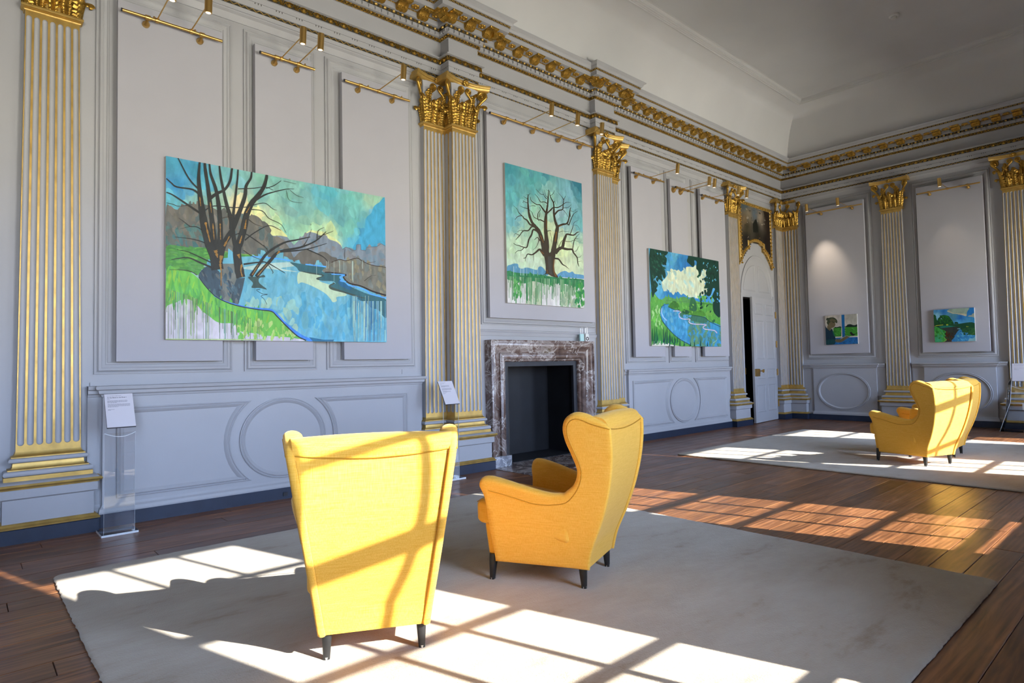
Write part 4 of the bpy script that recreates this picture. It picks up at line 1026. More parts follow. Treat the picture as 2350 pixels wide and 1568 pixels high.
# ------------------------------------------------------------------ paintings
def lin(c, g=1.0):
    o = []
    for v in c:
        v = v/255.0; o.append(min(.92, g*(v/12.92 if v <= .04045 else ((v+.055)/1.055)**2.4)))
    return o
def paintmat(name, rough=.5):
    m, nt, b = principled(name); N, L = nt.nodes, nt.links
    at = N.new('ShaderNodeAttribute'); at.attribute_name = 'pigment'
    t = N.new('ShaderNodeTexCoord'); mp = N.new('ShaderNodeMapping'); mp.inputs['Scale'].default_value = (9, 9, 4)
    n = N.new('ShaderNodeTexNoise'); n.inputs['Scale'].default_value = 1.6; n.inputs['Detail'].default_value = 6; n.inputs['Distortion'].default_value = .8
    L.new(t.outputs['Object'], mp.inputs[0]); L.new(mp.outputs[0], n.inputs['Vector'])
    r = N.new('ShaderNodeMapRange'); r.inputs[1].default_value = .3; r.inputs[2].default_value = .7; r.inputs[3].default_value = .80; r.inputs[4].default_value = 1.20
    L.new(n.outputs[0], r.inputs[0])
    v = N.new('ShaderNodeVectorMath'); v.operation = 'SCALE'; L.new(at.outputs['Color'], v.inputs[0]); L.new(r.outputs[0], v.inputs['Scale'])
    L.new(v.outputs[0], b.inputs['Base Color']); b.inputs['Roughness'].default_value = rough; b.inputs['Specular IOR Level'].default_value = .3
    return m
OIL = paintmat('oil_paint'); OLDOIL = paintmat('old_varnished_oil', .6)
class Paint:
    def __init__(s, ax, val, crop, corners, gain, seed=1):
        s.ax, s.val, s.crop, s.gain = ax, val, crop, gain; s.v, s.c, s.f = [], [], []; s.k = 0.0; s.r = random.Random(seed)
        P = [s.loc(*q) for q in corners]; s.a0 = sum(p[0] for p in (P[0], P[2]))/2; s.a1 = sum(p[0] for p in (P[1], P[3]))/2
        s.z1 = (P[0][1]+P[1][1])/2; s.z0 = (P[2][1]+P[3][1])/2
    def loc(s, x, y, crop=None):
        cx, cy, sc = crop or s.crop; p = on(s.ax, s.val, cx+x/sc, cy+y/sc)
        return (p[0] if s.ax == 1 else -p[1], p[2])
    def cl(s, p): return (min(max(p[0], s.a0), s.a1), min(max(p[1], s.z0), s.z1))
    def emit(s, pts, cols, faces, per=0):
        n = len(s.v); h = .0004+s.k; s.k += .00002+(.00041 if per else 0); hs = [s.r.random()*.0004 for _ in range(len(pts)//per+1)] if per else None
        for i, (p, c) in enumerate(zip(pts, cols)):
            q = s.cl(p); s.v.append((q[0], q[1], h+hs[i//per] if per else h)); s.c.append(c)
        s.f += [tuple(i+n for i in f) for f in faces]
    def poly(s, pts, col, crop=None, sm=True):
        if sm and len(pts) >= 8: pts = smooth_closed(pts, 4)
        P = [s.loc(x, y, crop) for x, y in pts]; tr = geometry.tessellate_polygon([[Vector((a, z, 0)) for a, z in P]])
        c = lin(col, s.gain); s.emit(P, [c]*len(P), tr)
    def bg(s, ctl, nx=40, ny=30, crop=None, area=None):
        C = [(s.loc(x, y, crop), lin(c, s.gain)) for x, y, c in ctl]; s.C = C; a0, a1, z0, z1 = area or (s.a0, s.a1, s.z0, s.z1)
        pts, cols, fs = [], [], []
        for j in range(ny+1):
            for i in range(nx+1):
                a, z = a0+(a1-a0)*i/nx, z0+(z1-z0)*j/ny
                w = [1/(((a-p[0])**2+(z-p[1])**2)**1.5+1e-5) for p, _ in C]; W = sum(w); jt = 1+.05*(s.r.random()-.5)
                cols.append([jt*sum(q*c[k] for q, (_, c) in zip(w, C))/W for k in range(3)]); pts.append((a, z))
        for j in range(ny):
            for i in range(nx): q = j*(nx+1)+i; fs.append((q, q+1, q+nx+2, q+nx+1))
        s.emit(pts, cols, fs)
    def stroke(s, pts, w0, w1, col, crop=None, wob=0.0, n=4):
        sc = (crop or s.crop)[2]; q = smooth_open(pts, n) if len(pts) > 2 else pts; L = len(q); P, F = [], []
        for i, p in enumerate(q):
            a, b = q[max(0, i-1)], q[min(L-1, i+1)]; t = (b[0]-a[0], b[1]-a[1]); l = math.hypot(*t) or 1; w = (w0+(w1-w0)*i/(L-1))/2*(1+wob*(s.r.random()-.5))
            for sg in (-1, 1): P.append(s.loc(p[0]-t[1]/l*w*sg, p[1]+t[0]/l*w*sg, crop))
        for i in range(L-1): F.append((2*i, 2*i+1, 2*i+3, 2*i+2))
        s.emit(P, [lin(col, s.gain)]*len(P), F)
    def dabs(s, box, n, cols, size, asp=2.0, ang=90, inside=None, crop=None):
        P, C, F = [], [], []
        for _ in range(n):
            x, y = s.r.uniform(box[0], box[2]), s.r.uniform(box[1], box[3])
            if inside and not pin((x, y), inside): continue
            w = size*s.r.uniform(.5, 1.3); h = w*asp; a = math.radians(ang+s.r.uniform(-22, 22)); b = len(P)
            if cols is None:
                a_, z_ = s.loc(x, y, crop); ww = [1/(((a_-q[0])**2+(z_-q[1])**2)**1.5+1e-5) for q, _ in s.C]; W = sum(ww); g = s.r.uniform(.90, 1.12)
                c = [g*s.r.uniform(.94, 1.06)*sum(q*k_[m] for q, (_, k_) in zip(ww, s.C))/W for m in range(3)]
            else: g = s.r.uniform(-6, 6); c = lin([max(0, min(255, q+g)) for q in s.r.choice(cols)], s.gain)
            for k in range(7):
                t = 2*math.pi*k/7; jj = s.r.uniform(.7, 1.15); u, v = h/2*math.cos(t)*jj, w/2*math.sin(t)*jj
                P.append(s.loc(x+u*math.cos(a)-v*math.sin(a), y+u*math.sin(a)+v*math.cos(a), crop)); C.append(c)
            F.append(tuple(range(b, b+7)))
        if P: s.emit(P, C, F, 7)
    def drips(s, x0, x1, y0, y1, n, cols, w=3, crop=None, full=.35):
        P, C, F = [], [], []
        for _ in range(n):
            x = s.r.uniform(x0, x1); ya = y0(x) if callable(y0) else y0; yb = y1 if s.r.random() < full else ya+(y1-ya)*s.r.uniform(.2, .95); ww = w*s.r.uniform(.5, 1.4)
            c = lin(s.r.choice(cols), s.gain); b = len(P)
            for q in ((x-ww/2, ya), (x+ww/2, ya), (x+ww/2, yb), (x-ww/2, yb)): P.append(s.loc(*q, crop)); C.append(c)
            F.append((b, b+1, b+2, b+3))
        s.emit(P, C, F, 4)
    def build(s, label, depth=.035, mat_=None, name='painting', cat='painting'):
        ca, cz = (s.a0+s.a1)/2, s.z0; loc = (ca, s.val, cz) if s.ax == 1 else (s.val, -ca, cz); rz = 0 if s.ax == 1 else -math.pi/2
        t = thing(name, label, cat, loc, rz)
        obj('canvas', MB().box(s.a0-ca, s.a1-ca, 0, depth, 0, s.z1-s.z0), CANVAS, t)
        me = bpy.data.meshes.new('painted_surface'); me.from_pydata([(a-ca, -h, z-cz) for a, z, h in s.v], [], s.f)
        at = me.color_attributes.new('pigment', 'FLOAT_COLOR', 'POINT')
        at.data.foreach_set('color', [q for c in s.c for q in (*c, 1.0)])
        me.materials.append(mat_ or OIL); obj('painted_surface', me, None, t); return t
def pin(p, pl):
    c = False; j = len(pl)-1
    for i in range(len(pl)):
        if (pl[i][1] > p[1]) != (pl[j][1] > p[1]) and p[0] < (pl[j][0]-pl[i][0])*(p[1]-pl[i][1])/(pl[j][1]-pl[i][1])+pl[i][0]: c = not c
        j = i
    return c
PG = 1.08
# ---- large river landscape
p = Paint(1, 6.06, (350, 330, 3.267), ((103, 92), (1745, 402), (95, 1470), (1752, 1488)), PG, 3)
p.bg([(130,130,(70,150,180)),(300,200,(66,148,186)),(200,330,(55,138,190)),(130,430,(95,170,185)),(400,300,(85,165,190)),(330,430,(130,180,175)),(500,450,(150,190,170)),(650,480,(238,216,165)),(750,520,(225,225,160)),
      (600,250,(110,175,180)),(900,300,(120,175,165)),(1100,500,(112,168,165)),(1000,400,(118,172,165)),(1300,400,(85,170,190)),(1400,520,(95,160,165)),(1500,430,(110,185,180)),(1650,430,(150,190,165)),(1700,600,(62,160,200)),
      (1600,700,(66,160,198)),(1450,650,(110,180,170)),(1320,690,(195,218,160)),(1150,670,(150,200,165)),(1000,650,(130,190,170)),(900,620,(190,215,165)),(1500,760,(90,175,200)),(800,400,(115,175,172))], 60, 40)
p.dabs((110,120,1740,760), 260, None, 70, 1.6, 60)
p.poly([(1660,470),(1700,440),(1748,420),(1748,780),(1600,800),(1500,790),(1560,690),(1590,650),(1600,560),(1640,520)], (66,158,198))
p.poly([(1140,690),(1180,650),(1230,655),(1280,660),(1330,690),(1380,720),(1410,750),(1400,790),(1200,760)], (205,215,155))
p.poly([(850,590),(880,610),(960,640),(1010,690),(1010,740),(900,720)], (205,212,150))
far = [(900,690),(960,690),(1010,700),(1060,760),(1100,720),(1140,680),(1180,660),(1220,670),(1260,690),(1290,690),(1330,720),(1380,735),(1410,760),(1425,790),(1450,775),(1475,785),(1495,800),(1525,798),(1530,755),(1538,760),(1545,750),(1552,758),(1558,752),(1562,795),(1600,800),(1605,775),(1640,772),(1680,770),(1715,750),(1748,768),(1750,960),(1300,950),(1060,900),(930,800)]
p.poly(far, (122,136,150), None, False); p.dabs((900,660,1750,950), 120, [(130,138,145),(112,134,150),(125,128,132)], 36, 1.5, 80, far)
p.stroke([(1425,792),(1450,775),(1475,785),(1495,800),(1525,798),(1530,757),(1560,757),(1563,797),(1600,802),(1606,776),(1680,772),(1715,750),(1748,768)], 4, 4, (82,98,112), n=1)
hill = [(103,475),(140,480),(185,495),(205,475),(240,460),(290,452),(360,455),(410,460),(450,480),(490,500),(520,515),(560,530),(620,530),(680,530),(720,540),(760,535),(800,555),(830,590),(855,620),(870,650),(900,690),(940,700),(975,720),(1010,760),(1030,790),(1050,840),(1060,870),(900,860),(800,850),(600,850),(103,800)]
p.poly(hill, (104,104,98)); p.dabs((100,450,1060,850), 260, [(112,110,100),(96,98,94),(88,104,104),(120,116,108)], 40, 2.2, 80, hill)
p.dabs((100,620,420,790), 60, [(70,110,112),(82,116,112),(96,104,98)], 40, 1.8, 60, hill)
p.poly([(1050,880),(1075,840),(1110,808),(1170,795),(1230,820),(1260,810),(1300,815),(1340,845),(1385,862),(1340,900),(1300,925),(1150,910)], (100,98,92))
field = [(103,770),(250,776),(420,782),(560,815),(700,828),(780,838),(620,860),(520,862),(430,870),(380,920),(340,985),(300,965),(103,955)]
p.poly(field, (74,140,66)); p.dabs((100,770,520,950), 120, [(78,148,70),(70,132,68),(92,158,70),(84,144,76)], 20, 4, 8, field)
p.stroke([(500,800),(620,822),(760,836)], 4, 3, (150,175,80))
water = [(500,865),(640,850),(760,845),(900,855),(1040,870),(1060,885),(1150,908),(1300,925),(1270,960),(1340,970),(1410,980),(1440,1030),(1470,1060),(1620,1110),(1752,1160),(1752,1490),(1170,1482),(1100,1440),(1000,1360),(930,1285),(890,1255),(740,1240),(640,1215),(540,1180),(480,1150),(430,1105),(390,1050),(350,1000),(400,920)]
p.poly(water, (100,170,194))
p.dabs((350,850,1752,1490), 420, [(100,170,194),(105,173,194),(108,175,193),(98,168,193)], 56, 2.6, 88, water)
p.dabs((1100,1150,1740,1470), 80, [(84,164,194),(90,170,200),(108,176,190)], 46, 2.6, 88, water)
p.dabs((700,1180,1100,1420), 60, [(140,190,182),(120,182,194),(150,190,172)], 50, 1.8, 88, water)
p.poly([(680,930),(860,898),(1050,890),(1075,915),(960,935),(1090,960),(1000,955),(840,935),(760,948)], (176,206,200))
p.poly([(1085,985),(1120,960),(1270,995),(1250,1030),(1340,1062),(1360,1090),(1450,1125),(1440,1142),(1380,1150),(1380,1180),(1350,1188),(1330,1160),(1290,1120),(1200,1070),(1120,1040),(1090,1050)], (182,208,178))
p.poly([(1030,890),(1100,900),(1300,930),(1268,960),(1410,985),(1400,1010),(1430,1035),(1480,1070),(1620,1130),(1752,1170),(1752,1302),(1720,1285),(1690,1245),(1640,1232),(1600,1192),(1540,1168),(1530,1142),(1430,1112),(1340,1088),(1328,1062),(1370,1050),(1350,1032),(1262,1026),(1238,1010),(1280,985),(1180,968),(1100,955),(1080,930)], (48,98,108))
p.poly([(1100,955),(1180,965),(1285,985),(1245,1015),(1300,1030),(1370,1046),(1335,1070),(1430,1105),(1540,1140),(1600,1160),(1530,1150),(1430,1118),(1335,1092),(1322,1062),(1350,1040),(1240,1022),(1230,1006),(1270,990),(1180,975)], (62,78,70))
p.poly([(1400,1010),(1450,1050),(1500,1080),(1480,1100),(1410,1070),(1390,1040)], (28,92,130))
fh = [(1270,955),(1310,920),(1340,890),(1400,870),(1450,880),(1530,860),(1560,870),(1600,900),(1690,920),(1750,928),(1750,1140),(1700,1128),(1650,1108),(1600,1085),(1520,1062),(1470,1045),(1445,1020),(1430,990),(1420,976),(1330,966)]
p.poly(fh, (112,112,102)); p.dabs((1270,860,1750,1140), 130, [(120,118,108),(104,106,98),(112,120,116),(130,126,104)], 34, 2, 80, fh)
p.stroke([(1340,890),(1400,868),(1450,878),(1530,858),(1570,880),(1640,910),(1750,928)], 6, 5, (60,48,40))
p.stroke([(1290,965),(1330,966),(1425,978),(1450,985),(1430,1000),(1470,1045),(1560,1068),(1650,1108),(1750,1138)], 8, 12, (42,32,32))
for q in ([(740,846),(900,858),(1030,876)], [(1145,905),(1230,915),(1300,922)], [(1340,978),(1440,984),(1402,1000),(1425,1018),(1405,1028),(1450,1036)], [(1452,1045),(1470,1062),(1520,1072),(1600,1100),(1630,1125),(1680,1140),(1752,1158)]): p.stroke(q, 9, 10, (84,164,240))
# reflections
p.poly([(345,985),(390,930),(430,925),(500,960),(525,1060),(530,1170),(480,1145),(420,1100),(370,1035)], (58,78,92))
p.poly([(515,900),(640,900),(650,1010),(600,1100),(590,1195),(530,1175),(520,1040)], (112,118,114))
p.poly([(630,1010),(692,1005),(672,1100),(642,1205),(585,1190),(595,1100)], (62,80,90))
p.dabs((350,930,690,1190), 70, [(70,96,110),(92,100,102),(56,72,84)], 22, 2.6, 70, [(345,985),(430,925),(690,960),(670,1100),(640,1205),(480,1145)])
p.poly([(715,1000),(780,998),(830,985),(842,1000),(800,1008),(800,1045),(857,1093),(800,1082),(742,1080),(752,1045)], (58,82,80))
p.stroke([(805,1092),(778,1098),(822,1126),(862,1130),(812,1142),(835,1165),(857,1206)], 4, 3, (40,52,54))
# bank
bank = [(103,955),(200,950),(280,965),(330,1000),(370,1040),(410,1090),(460,1140),(540,1185),(640,1215),(740,1238),(830,1245),(890,1255),(930,1290),(990,1350),(1050,1410),(1100,1450),(1160,1480),(95,1472)]
p.poly(bank, (108,186,76))
p.poly([(97,1250),(130,1205),(180,1190),(230,1165),(300,1180),(380,1262),(420,1290),(470,1330),(520,1346),(610,1350),(640,1400),(700,1415),(790,1425),(860,1440),(1000,1450),(1080,1462),(1120,1480),(95,1472)], (200,196,206))
p.dabs((100,960,1000,1350), 330, [(86,170,78),(116,192,76),(136,194,70),(96,178,86),(84,164,80)], 20, 5.5, 90, [(103,965),(280,985),(360,1060),(460,1165),(640,1240),(880,1275),(980,1390),(760,1400),(600,1330),(400,1260),(230,1150),(103,1220)])
p.dabs((640,1340,1080,1465), 70, [(150,200,90),(176,206,120),(110,184,80)], 26, 2.2, 90, bank)
p.drips(100, 800, lambda x: 1080+(x-100)*.36, 1470, 90, [(90,120,78),(120,150,92),(70,100,70),(140,176,110),(100,150,130)], 3.0)
p.drips(1500, 1750, lambda x: 1180, 1480, 60, [(60,130,170),(150,195,190),(70,120,160),(170,205,190)], 3.5)
p.drips(1440, 1640, 1140, 1400, 16, [(60,110,140),(170,205,190)], 3)
p.drips(880, 1740, 880, 1050, 14, [(180,205,195),(70,100,110)], 2.4, full=.1)
p.poly([(97,1462),(800,1466),(860,1474),(97,1472)], (170,196,130))
p.stroke([(460,1142),(540,1182),(640,1212),(740,1234),(870,1244),(920,1272),(980,1338),(1050,1398),(1120,1448),(1200,1482)], 7, 26, (62,130,214))
p.stroke([(345,1000),(380,1050),(430,1108),(480,1152),(560,1192),(660,1222),(800,1246),(890,1258),(930,1294),(1000,1366),(1080,1440),(1150,1476)], 5, 9, (40,48,56))
p.poly([(1170,1450),(1280,1470),(1360,1470),(1350,1482),(1200,1482)], (36,104,140))
BK, BK2, OC = (44,47,46), (58,52,42), (152,114,56)
for q, a, b in (([(485,945),(470,850),(430,760),(390,620),(370,500),(355,390),(345,260),(352,140)],92,15), ([(485,860),(465,760),(450,620),(430,450),(415,330),(395,200),(390,145)],48,18), ([(500,870),(507,700),(505,560),(490,430),(470,330),(435,230),(425,152)],44,13),
    ([(500,880),(530,760),(590,660),(640,540),(690,400),(700,320),(735,260),(742,212)],50,11), ([(590,640),(585,560),(555,460),(530,350),(510,250),(500,168)],34,12), ([(600,600),(605,520),(620,400),(635,270),(640,195)],24,9),
    ([(660,1005),(640,900),(632,800),(652,740),(682,640),(702,540),(740,450),(790,390),(830,330),(850,270),(855,235)],70,18), ([(638,830),(612,730),(600,640)],36,30), ([(425,415),(480,375),(540,345),(580,280),(595,185)],26,15),
    ([(352,385),(300,345),(180,325),(140,295),(103,262)],15,7), ([(346,345),(270,260),(190,108)],12,8), ([(362,525),(250,450),(150,385),(103,365)],15,7), ([(385,660),(330,625),(280,620),(240,590),(195,558)],8,2), ([(285,620),(205,640)],4,2),
    ([(430,795),(390,745),(290,715),(165,700)],12,3), ([(435,890),(340,845),(260,810),(180,795)],9,3), ([(445,930),(350,890),(260,855),(140,870)],16,5), ([(330,985),(300,965),(240,948),(125,945)],6,3), ([(742,445),(830,390),(900,365),(1000,342),(1060,340)],15,3),
    ([(638,340),(760,335),(840,325),(905,350)],8,3), ([(850,336),(910,315),(962,278)],7,4), ([(720,472),(800,450),(850,450),(900,490),(930,500)],7,2), ([(715,492),(820,505),(870,560),(960,605),(1000,670)],7,2), ([(388,502),(460,468),(600,480),(705,476)],9,6),
    ([(690,725),(760,670),(870,615),(960,650)],11,3), ([(598,690),(680,672),(780,730),(860,790)],9,4), ([(735,995),(800,900),(860,820),(980,745),(1080,722),(1180,700)],26,7), ([(775,998),(880,880),(950,810),(1100,780),(1220,730),(1300,660)],28,5),
    ([(945,812),(1100,800),(1200,780),(1305,748)],13,4), ([(1150,790),(1220,820),(1280,850),(1315,888)],9,3), ([(1232,715),(1240,655),(1285,628)],6,2), ([(1240,700),(1330,665),(1355,655)],6,2), ([(680,905),(800,890),(860,895),(990,970)],14,4), ([(860,900),(900,960),(895,975)],5,3),
    ([(680,800),(740,840),(810,872)],5,3), ([(1120,780),(1160,720),(1190,640)],5,2), ([(830,760),(860,800),(855,830)],5,3), ([(105,445),(150,455),(190,470),(245,465)],4,4), ([(245,465),(300,455)],5,3), ([(600,545),(520,560),(500,600)],6,4), ([(690,545),(760,600),(830,625)],5,2),
    ([(1185,600),(1184,615)],4,3), ([(1440,790),(1438,865)],3,3), ([(1610,895),(1670,885)],3,2), ([(1585,1030),(1630,995),(1675,985)],4,2), ([(980,280),(1075,303)],3,2), ([(1000,350),(1020,420),(1070,440),(1120,445)],3,2), ([(1030,350),(1080,390),(1130,405)],3,2)):
    p.stroke(q, a, b, BK if a > 6 else BK2, wob=.12)
for q, a, b in (([(515,840),(506,900),(512,960),(512,1068)],20,8), ([(470,800),(486,856)],26,10), ([(668,905),(660,950),(672,1000)],14,16), ([(535,770),(575,695)],18,10), ([(690,640),(700,570)],14,9), ([(395,590),(405,640),(430,740)],15,15), ([(640,830),(650,860)],26,8), ([(650,750),(668,690)],16,10), ([(450,600),(460,720)],9,10), ([(430,440),(440,520)],9,8),
    ([(745,985),(790,910)],9,8), ([(785,990),(860,900)],8,6), ([(352,400),(360,470)],8,7), ([(505,600),(508,720)],8,10), ([(950,806),(930,830)],16,10), ([(700,520),(730,470)],8,6)):
    p.stroke(q if len(q) > 2 else [q[0], ((q[0][0]+q[1][0])/2, (q[0][1]+q[1][1])/2), q[1]], a, b*.5, OC, wob=1.1, n=7)
p.build('large unframed river landscape with bare trees and dripping green bank', .04)
# ---- bare oak
c2 = (1150, 420, 7.125)
p = Paint(1, 5.925, (1120, 350, 3.823), ((152, 92), (826, 272), (165, 1320), (842, 1365)), PG, 5)
p.bg([(170,130,(62,138,152)),(500,200,(70,145,155)),(800,300,(42,112,132)),(200,400,(85,160,170)),(520,320,(128,180,175)),(700,350,(112,168,182)),(800,600,(95,155,170)),(200,600,(100,165,180)),(400,650,(150,190,170)),(560,740,(192,206,165)),(250,800,(172,200,175)),(650,850,(192,210,170)),(800,900,(176,200,175)),(300,950,(182,206,185)),(700,980,(192,206,175)),(400,250,(80,155,160)),(640,600,(130,175,185))], 34, 44)
p.dabs((160,120,830,980), 200, None, 60, 1.6, 70)
p.poly([(168,1000),(200,985),(230,975),(262,980),(270,1010),(300,1020),(340,1010),(400,1025),(430,1030),(445,1005),(470,1003),(500,1035),(505,1085),(168,1070)], (82,138,172))
p.poly([(600,1080),(630,1055),(650,1045),(680,1040),(710,1055),(740,1045),(760,1065),(800,1070),(842,1080),(842,1115),(600,1105)], (86,142,184))
p.poly([(160,1060),(842,1110),(842,1370),(160,1330)], (206,206,208))
p.dabs((340,1150,460,1330), 60, [(168,182,152),(150,176,150),(186,196,176)], 30, 3, 90)
p.dabs((640,1180,790,1350), 60, [(170,184,154),(156,180,150),(140,166,140)], 30, 3, 90)
gr = [(160,1040),(250,1055),(330,1062),(430,1070),(520,1085),(600,1095),(700,1105),(842,1118),(842,1180),(780,1185),(700,1160),(600,1150),(540,1165),(400,1130),(320,1150),(240,1130),(165,1110)]
p.poly(gr, (40,118,74)); p.dabs((160,1050,842,1185), 130, [(30,106,66),(60,140,80),(50,126,88)], 16, 2.6, 90, gr)
p.drips(165, 842, lambda x: 1085+(x-165)*.06, 1340, 120, [(46,122,76),(96,150,104),(140,172,140),(70,120,80)], 5, full=.12)
p.dabs((225,1130,290,1270), 26, [(60,140,70),(90,160,90)], 20, 2.4, 90); p.dabs((770,1150,842,1360), 46, [(40,124,70),(70,150,70)], 18, 2.8, 90)
p.drips(180, 480, 1000, 1080, 10, [(170,200,205)], 3)
TR = (56,50,40)
p.poly([(655,1520),(720,1480),(728,1400),(720,1300),(705,1220),(685,1150),(660,1060),(740,1000),(790,1145),(850,1040),(900,1090),(885,1180),(875,1250),(862,1380),(880,1460),(930,1545),(830,1530),(750,1490)], TR, c2)
p.stroke([(865,1250),(855,1380),(870,1470),(900,1530)], 16, 30, (104,72,34), c2); p.stroke([(745,1420),(760,1480)], 20, 30, (92,66,34), c2); p.stroke([(790,1200),(800,1400),(810,1500)], 60, 40, (62,62,58), c2)
for q, a, b in (([(745,1150),(740,950),(725,760),(725,620),(735,500),(755,380),(765,250),(775,110)],78,8), ([(715,1110),(670,950),(620,800),(560,720),(500,640),(460,530),(440,400),(435,260),(440,190)],74,9), ([(855,1110),(880,950),(910,780),(922,700)],80,46), ([(915,720),(880,620),(860,500),(860,400),(850,320),(800,220),(790,130)],42,6), ([(915,715),(1000,680),(1075,660),(1110,560),(1120,460),(1135,400)],38,7),
    ([(880,1150),(940,1080),(1000,1050),(1020,960),(1050,880),(1075,840),(1180,855),(1240,810),(1280,800)],64,8), ([(990,1065),(1080,1085),(1160,1090),(1180,1140),(1240,1220),(1250,1300),(1270,1365)],40,7), ([(875,1235),(940,1250),(1000,1330),(1050,1360),(1110,1412)],30,5), ([(705,1190),(650,1110),(620,1090),(560,1140),(500,1175),(430,1165),(400,1220),(360,1232)],40,7), ([(625,830),(580,785),(520,768),(495,850),(450,930),(420,1050),(360,1050),(300,1030),(230,1010),(200,985)],34,6),
    ([(370,1060),(330,1100),(270,1110),(225,1150)],14,5), ([(560,725),(500,715),(440,780),(360,785),(300,860),(235,932)],28,8), ([(360,785),(310,775),(258,806)],11,4), ([(300,860),(230,830),(208,872)],9,3), ([(530,695),(470,680),(420,610),(370,580),(340,540),(270,550),(222,602)],30,5), ([(340,540),(280,480),(260,430),(195,368)],11,3), ([(738,505),(800,450),(850,405),(930,400),(1000,360),(1060,320),(1130,322)],28,4), ([(866,525),(930,455),(1000,435),(1010,370),(1020,280),(1050,215)],26,5),
    ([(722,485),(660,400),(630,360),(570,350),(490,290),(475,230)],24,5), ([(708,640),(640,605),(600,600),(600,500),(640,440),(618,388)],20,4), ([(592,592),(530,555),(500,480),(450,440)],11,4), ([(442,425),(370,405),(308,378)],12,4), ([(435,265),(390,240),(362,220)],8,4), ([(440,200),(408,186)],6,3), ([(440,205),(472,172)],6,3), ([(747,335),(700,310),(640,310),(600,240),(545,180)],14,4), ([(745,265),(700,210),(680,140)],11,3), ([(692,190),(640,180),(565,100)],9,3),
    ([(1105,690),(1150,570),(1190,500),(1252,460)],16,4), ([(1070,665),(1108,692)],18,14), ([(1130,835),(1170,720),(1190,650),(1262,608)],10,3), ([(1165,1095),(1190,950),(1230,880),(1280,828)],14,4), ([(1040,952),(1120,960),(1190,940),(1262,962)],9,4), ([(1190,922),(1272,905)],9,3), ([(665,965),(620,930),(590,890),(540,932)],18,7), ([(615,935),(600,990),(570,1050),(518,1098)],8,3), ([(940,1045),(980,960),(1005,940)],10,6), ([(910,940),(918,1000),(940,1040)],7,4),
    ([(770,250),(720,200),(700,110)],7,3), ([(800,215),(850,170),(870,120)],7,3), ([(780,140),(740,110)],5,3), ([(1020,280),(990,230),(920,150)],9,3), ([(1010,410),(1090,400),(1145,355)],8,3), ([(1010,440),(1060,500),(1090,560)],7,3), ([(755,790),(800,780),(815,795)],14,5), ([(795,810),(820,900),(815,1000)],5,3), ([(935,810),(1000,790),(1060,795),(1115,790)],6,3), ([(1190,1120),(1230,1110),(1270,1030)],8,3), ([(1245,1220),(1290,1210),(1312,1180)],8,3), ([(1250,1290),(1310,1280)],6,3), ([(1130,560),(1125,460),(1180,470),(1215,440)],8,3), ([(1190,690),(1240,700),(1285,760)],5,2), ([(520,1175),(518,1270)],6,3), ([(400,1220),(388,1285)],6,3), ([(620,560),(630,480)],8,5), ([(460,440),(430,430)],8,4), ([(560,380),(510,372),(460,385)],9,4), ([(350,330),(365,290)],7,3), ([(430,330),(380,310),(355,290)],9,4), ([(870,290),(900,380)],7,4), ([(860,300),(858,400)],9,9)):
    p.stroke(q, a, b, TR, c2, wob=.22)
for q, a, b in (([(640,860),(690,980)],14,12), ([(900,800),(880,960)],16,20), ([(735,600),(740,760)],8,10), ([(990,690),(940,715)],8,14), ([(650,1120),(690,1160)],10,16)): p.stroke(q, a, b, (112,76,34), c2, wob=.3)
p.build('tall painting of a bare spreading oak under a turquoise sky', .04)
# ---- leafy river bend
p = Paint(1, 6.06, (1480, 560, 6.27), ((70, 62), (1057, 250), (80, 1468), (1097, 1478)), PG, 7)
p.bg([(350,150,(66,146,196)),(500,250,(42,118,178)),(600,350,(44,114,182)),(200,550,(88,168,204)),(350,720,(40,122,182)),(850,780,(48,130,204)),(1000,700,(90,170,232)),(420,140,(96,168,200)),(150,500,(90,170,215)),(1000,400,(90,180,215))], 26, 30)
p.dabs((280,120,640,420), 60, None, 40, 1.8, 110)
cl = [(310,385),(350,410),(380,390),(410,375),(430,370),(460,385),(480,370),(500,385),(520,400),(550,375),(590,380),(610,340),(640,325),(690,335),(720,310),(730,300),(745,340),(770,340),(780,440),(800,460),(830,370),(870,365),(890,440),(855,490),(845,530),(875,550),(845,590),(900,650),(885,720),(800,740),(720,760),(640,770),(590,740),(550,715),(520,735),(480,690),(440,690),(410,735),(370,690),(310,650),(270,680),(255,610),(240,550),(290,500),(330,430)]
p.poly(cl, (198,212,186)); p.dabs((250,330,880,760), 90, [(208,216,188),(186,208,190),(170,206,200),(200,208,176)], 40, 2.4, 70, cl)
p.poly([(85,700),(200,790),(380,810),(600,790),(760,830),(980,860),(1090,1000),(1097,1478),(80,1470)], (86,158,68))
p.poly([(250,800),(330,760),(450,790),(560,760),(640,800),(760,830),(640,850),(330,850)], (88,150,84))
p.dabs((90,760,1090,1200), 200, [(98,170,72),(84,154,68),(110,178,84),(76,146,64)], 22, 3.5, 80)
p.dabs((90,900,260,1200), 60, [(100,180,70),(150,200,130),(74,150,64)], 24, 3, 90)
wt = [(345,868),(330,900),(380,930),(480,955),(540,990),(680,1025),(850,1055),(920,1112),(1090,1195),(1097,1478),(860,1478),(640,1450),(500,1370),(400,1290),(300,1170),(235,1080),(218,990),(235,910),(280,878)]
p.poly(wt, (62,146,192)); p.dabs((220,870,700,1440), 110, [(74,158,206),(56,134,184),(84,164,210),(90,160,190)], 34, 2.4, 85, wt)
p.dabs((620,1040,1097,1478), 160, [(84,136,116),(100,146,112),(76,132,130),(92,140,100),(70,140,160)], 36, 2.4, 88, wt)
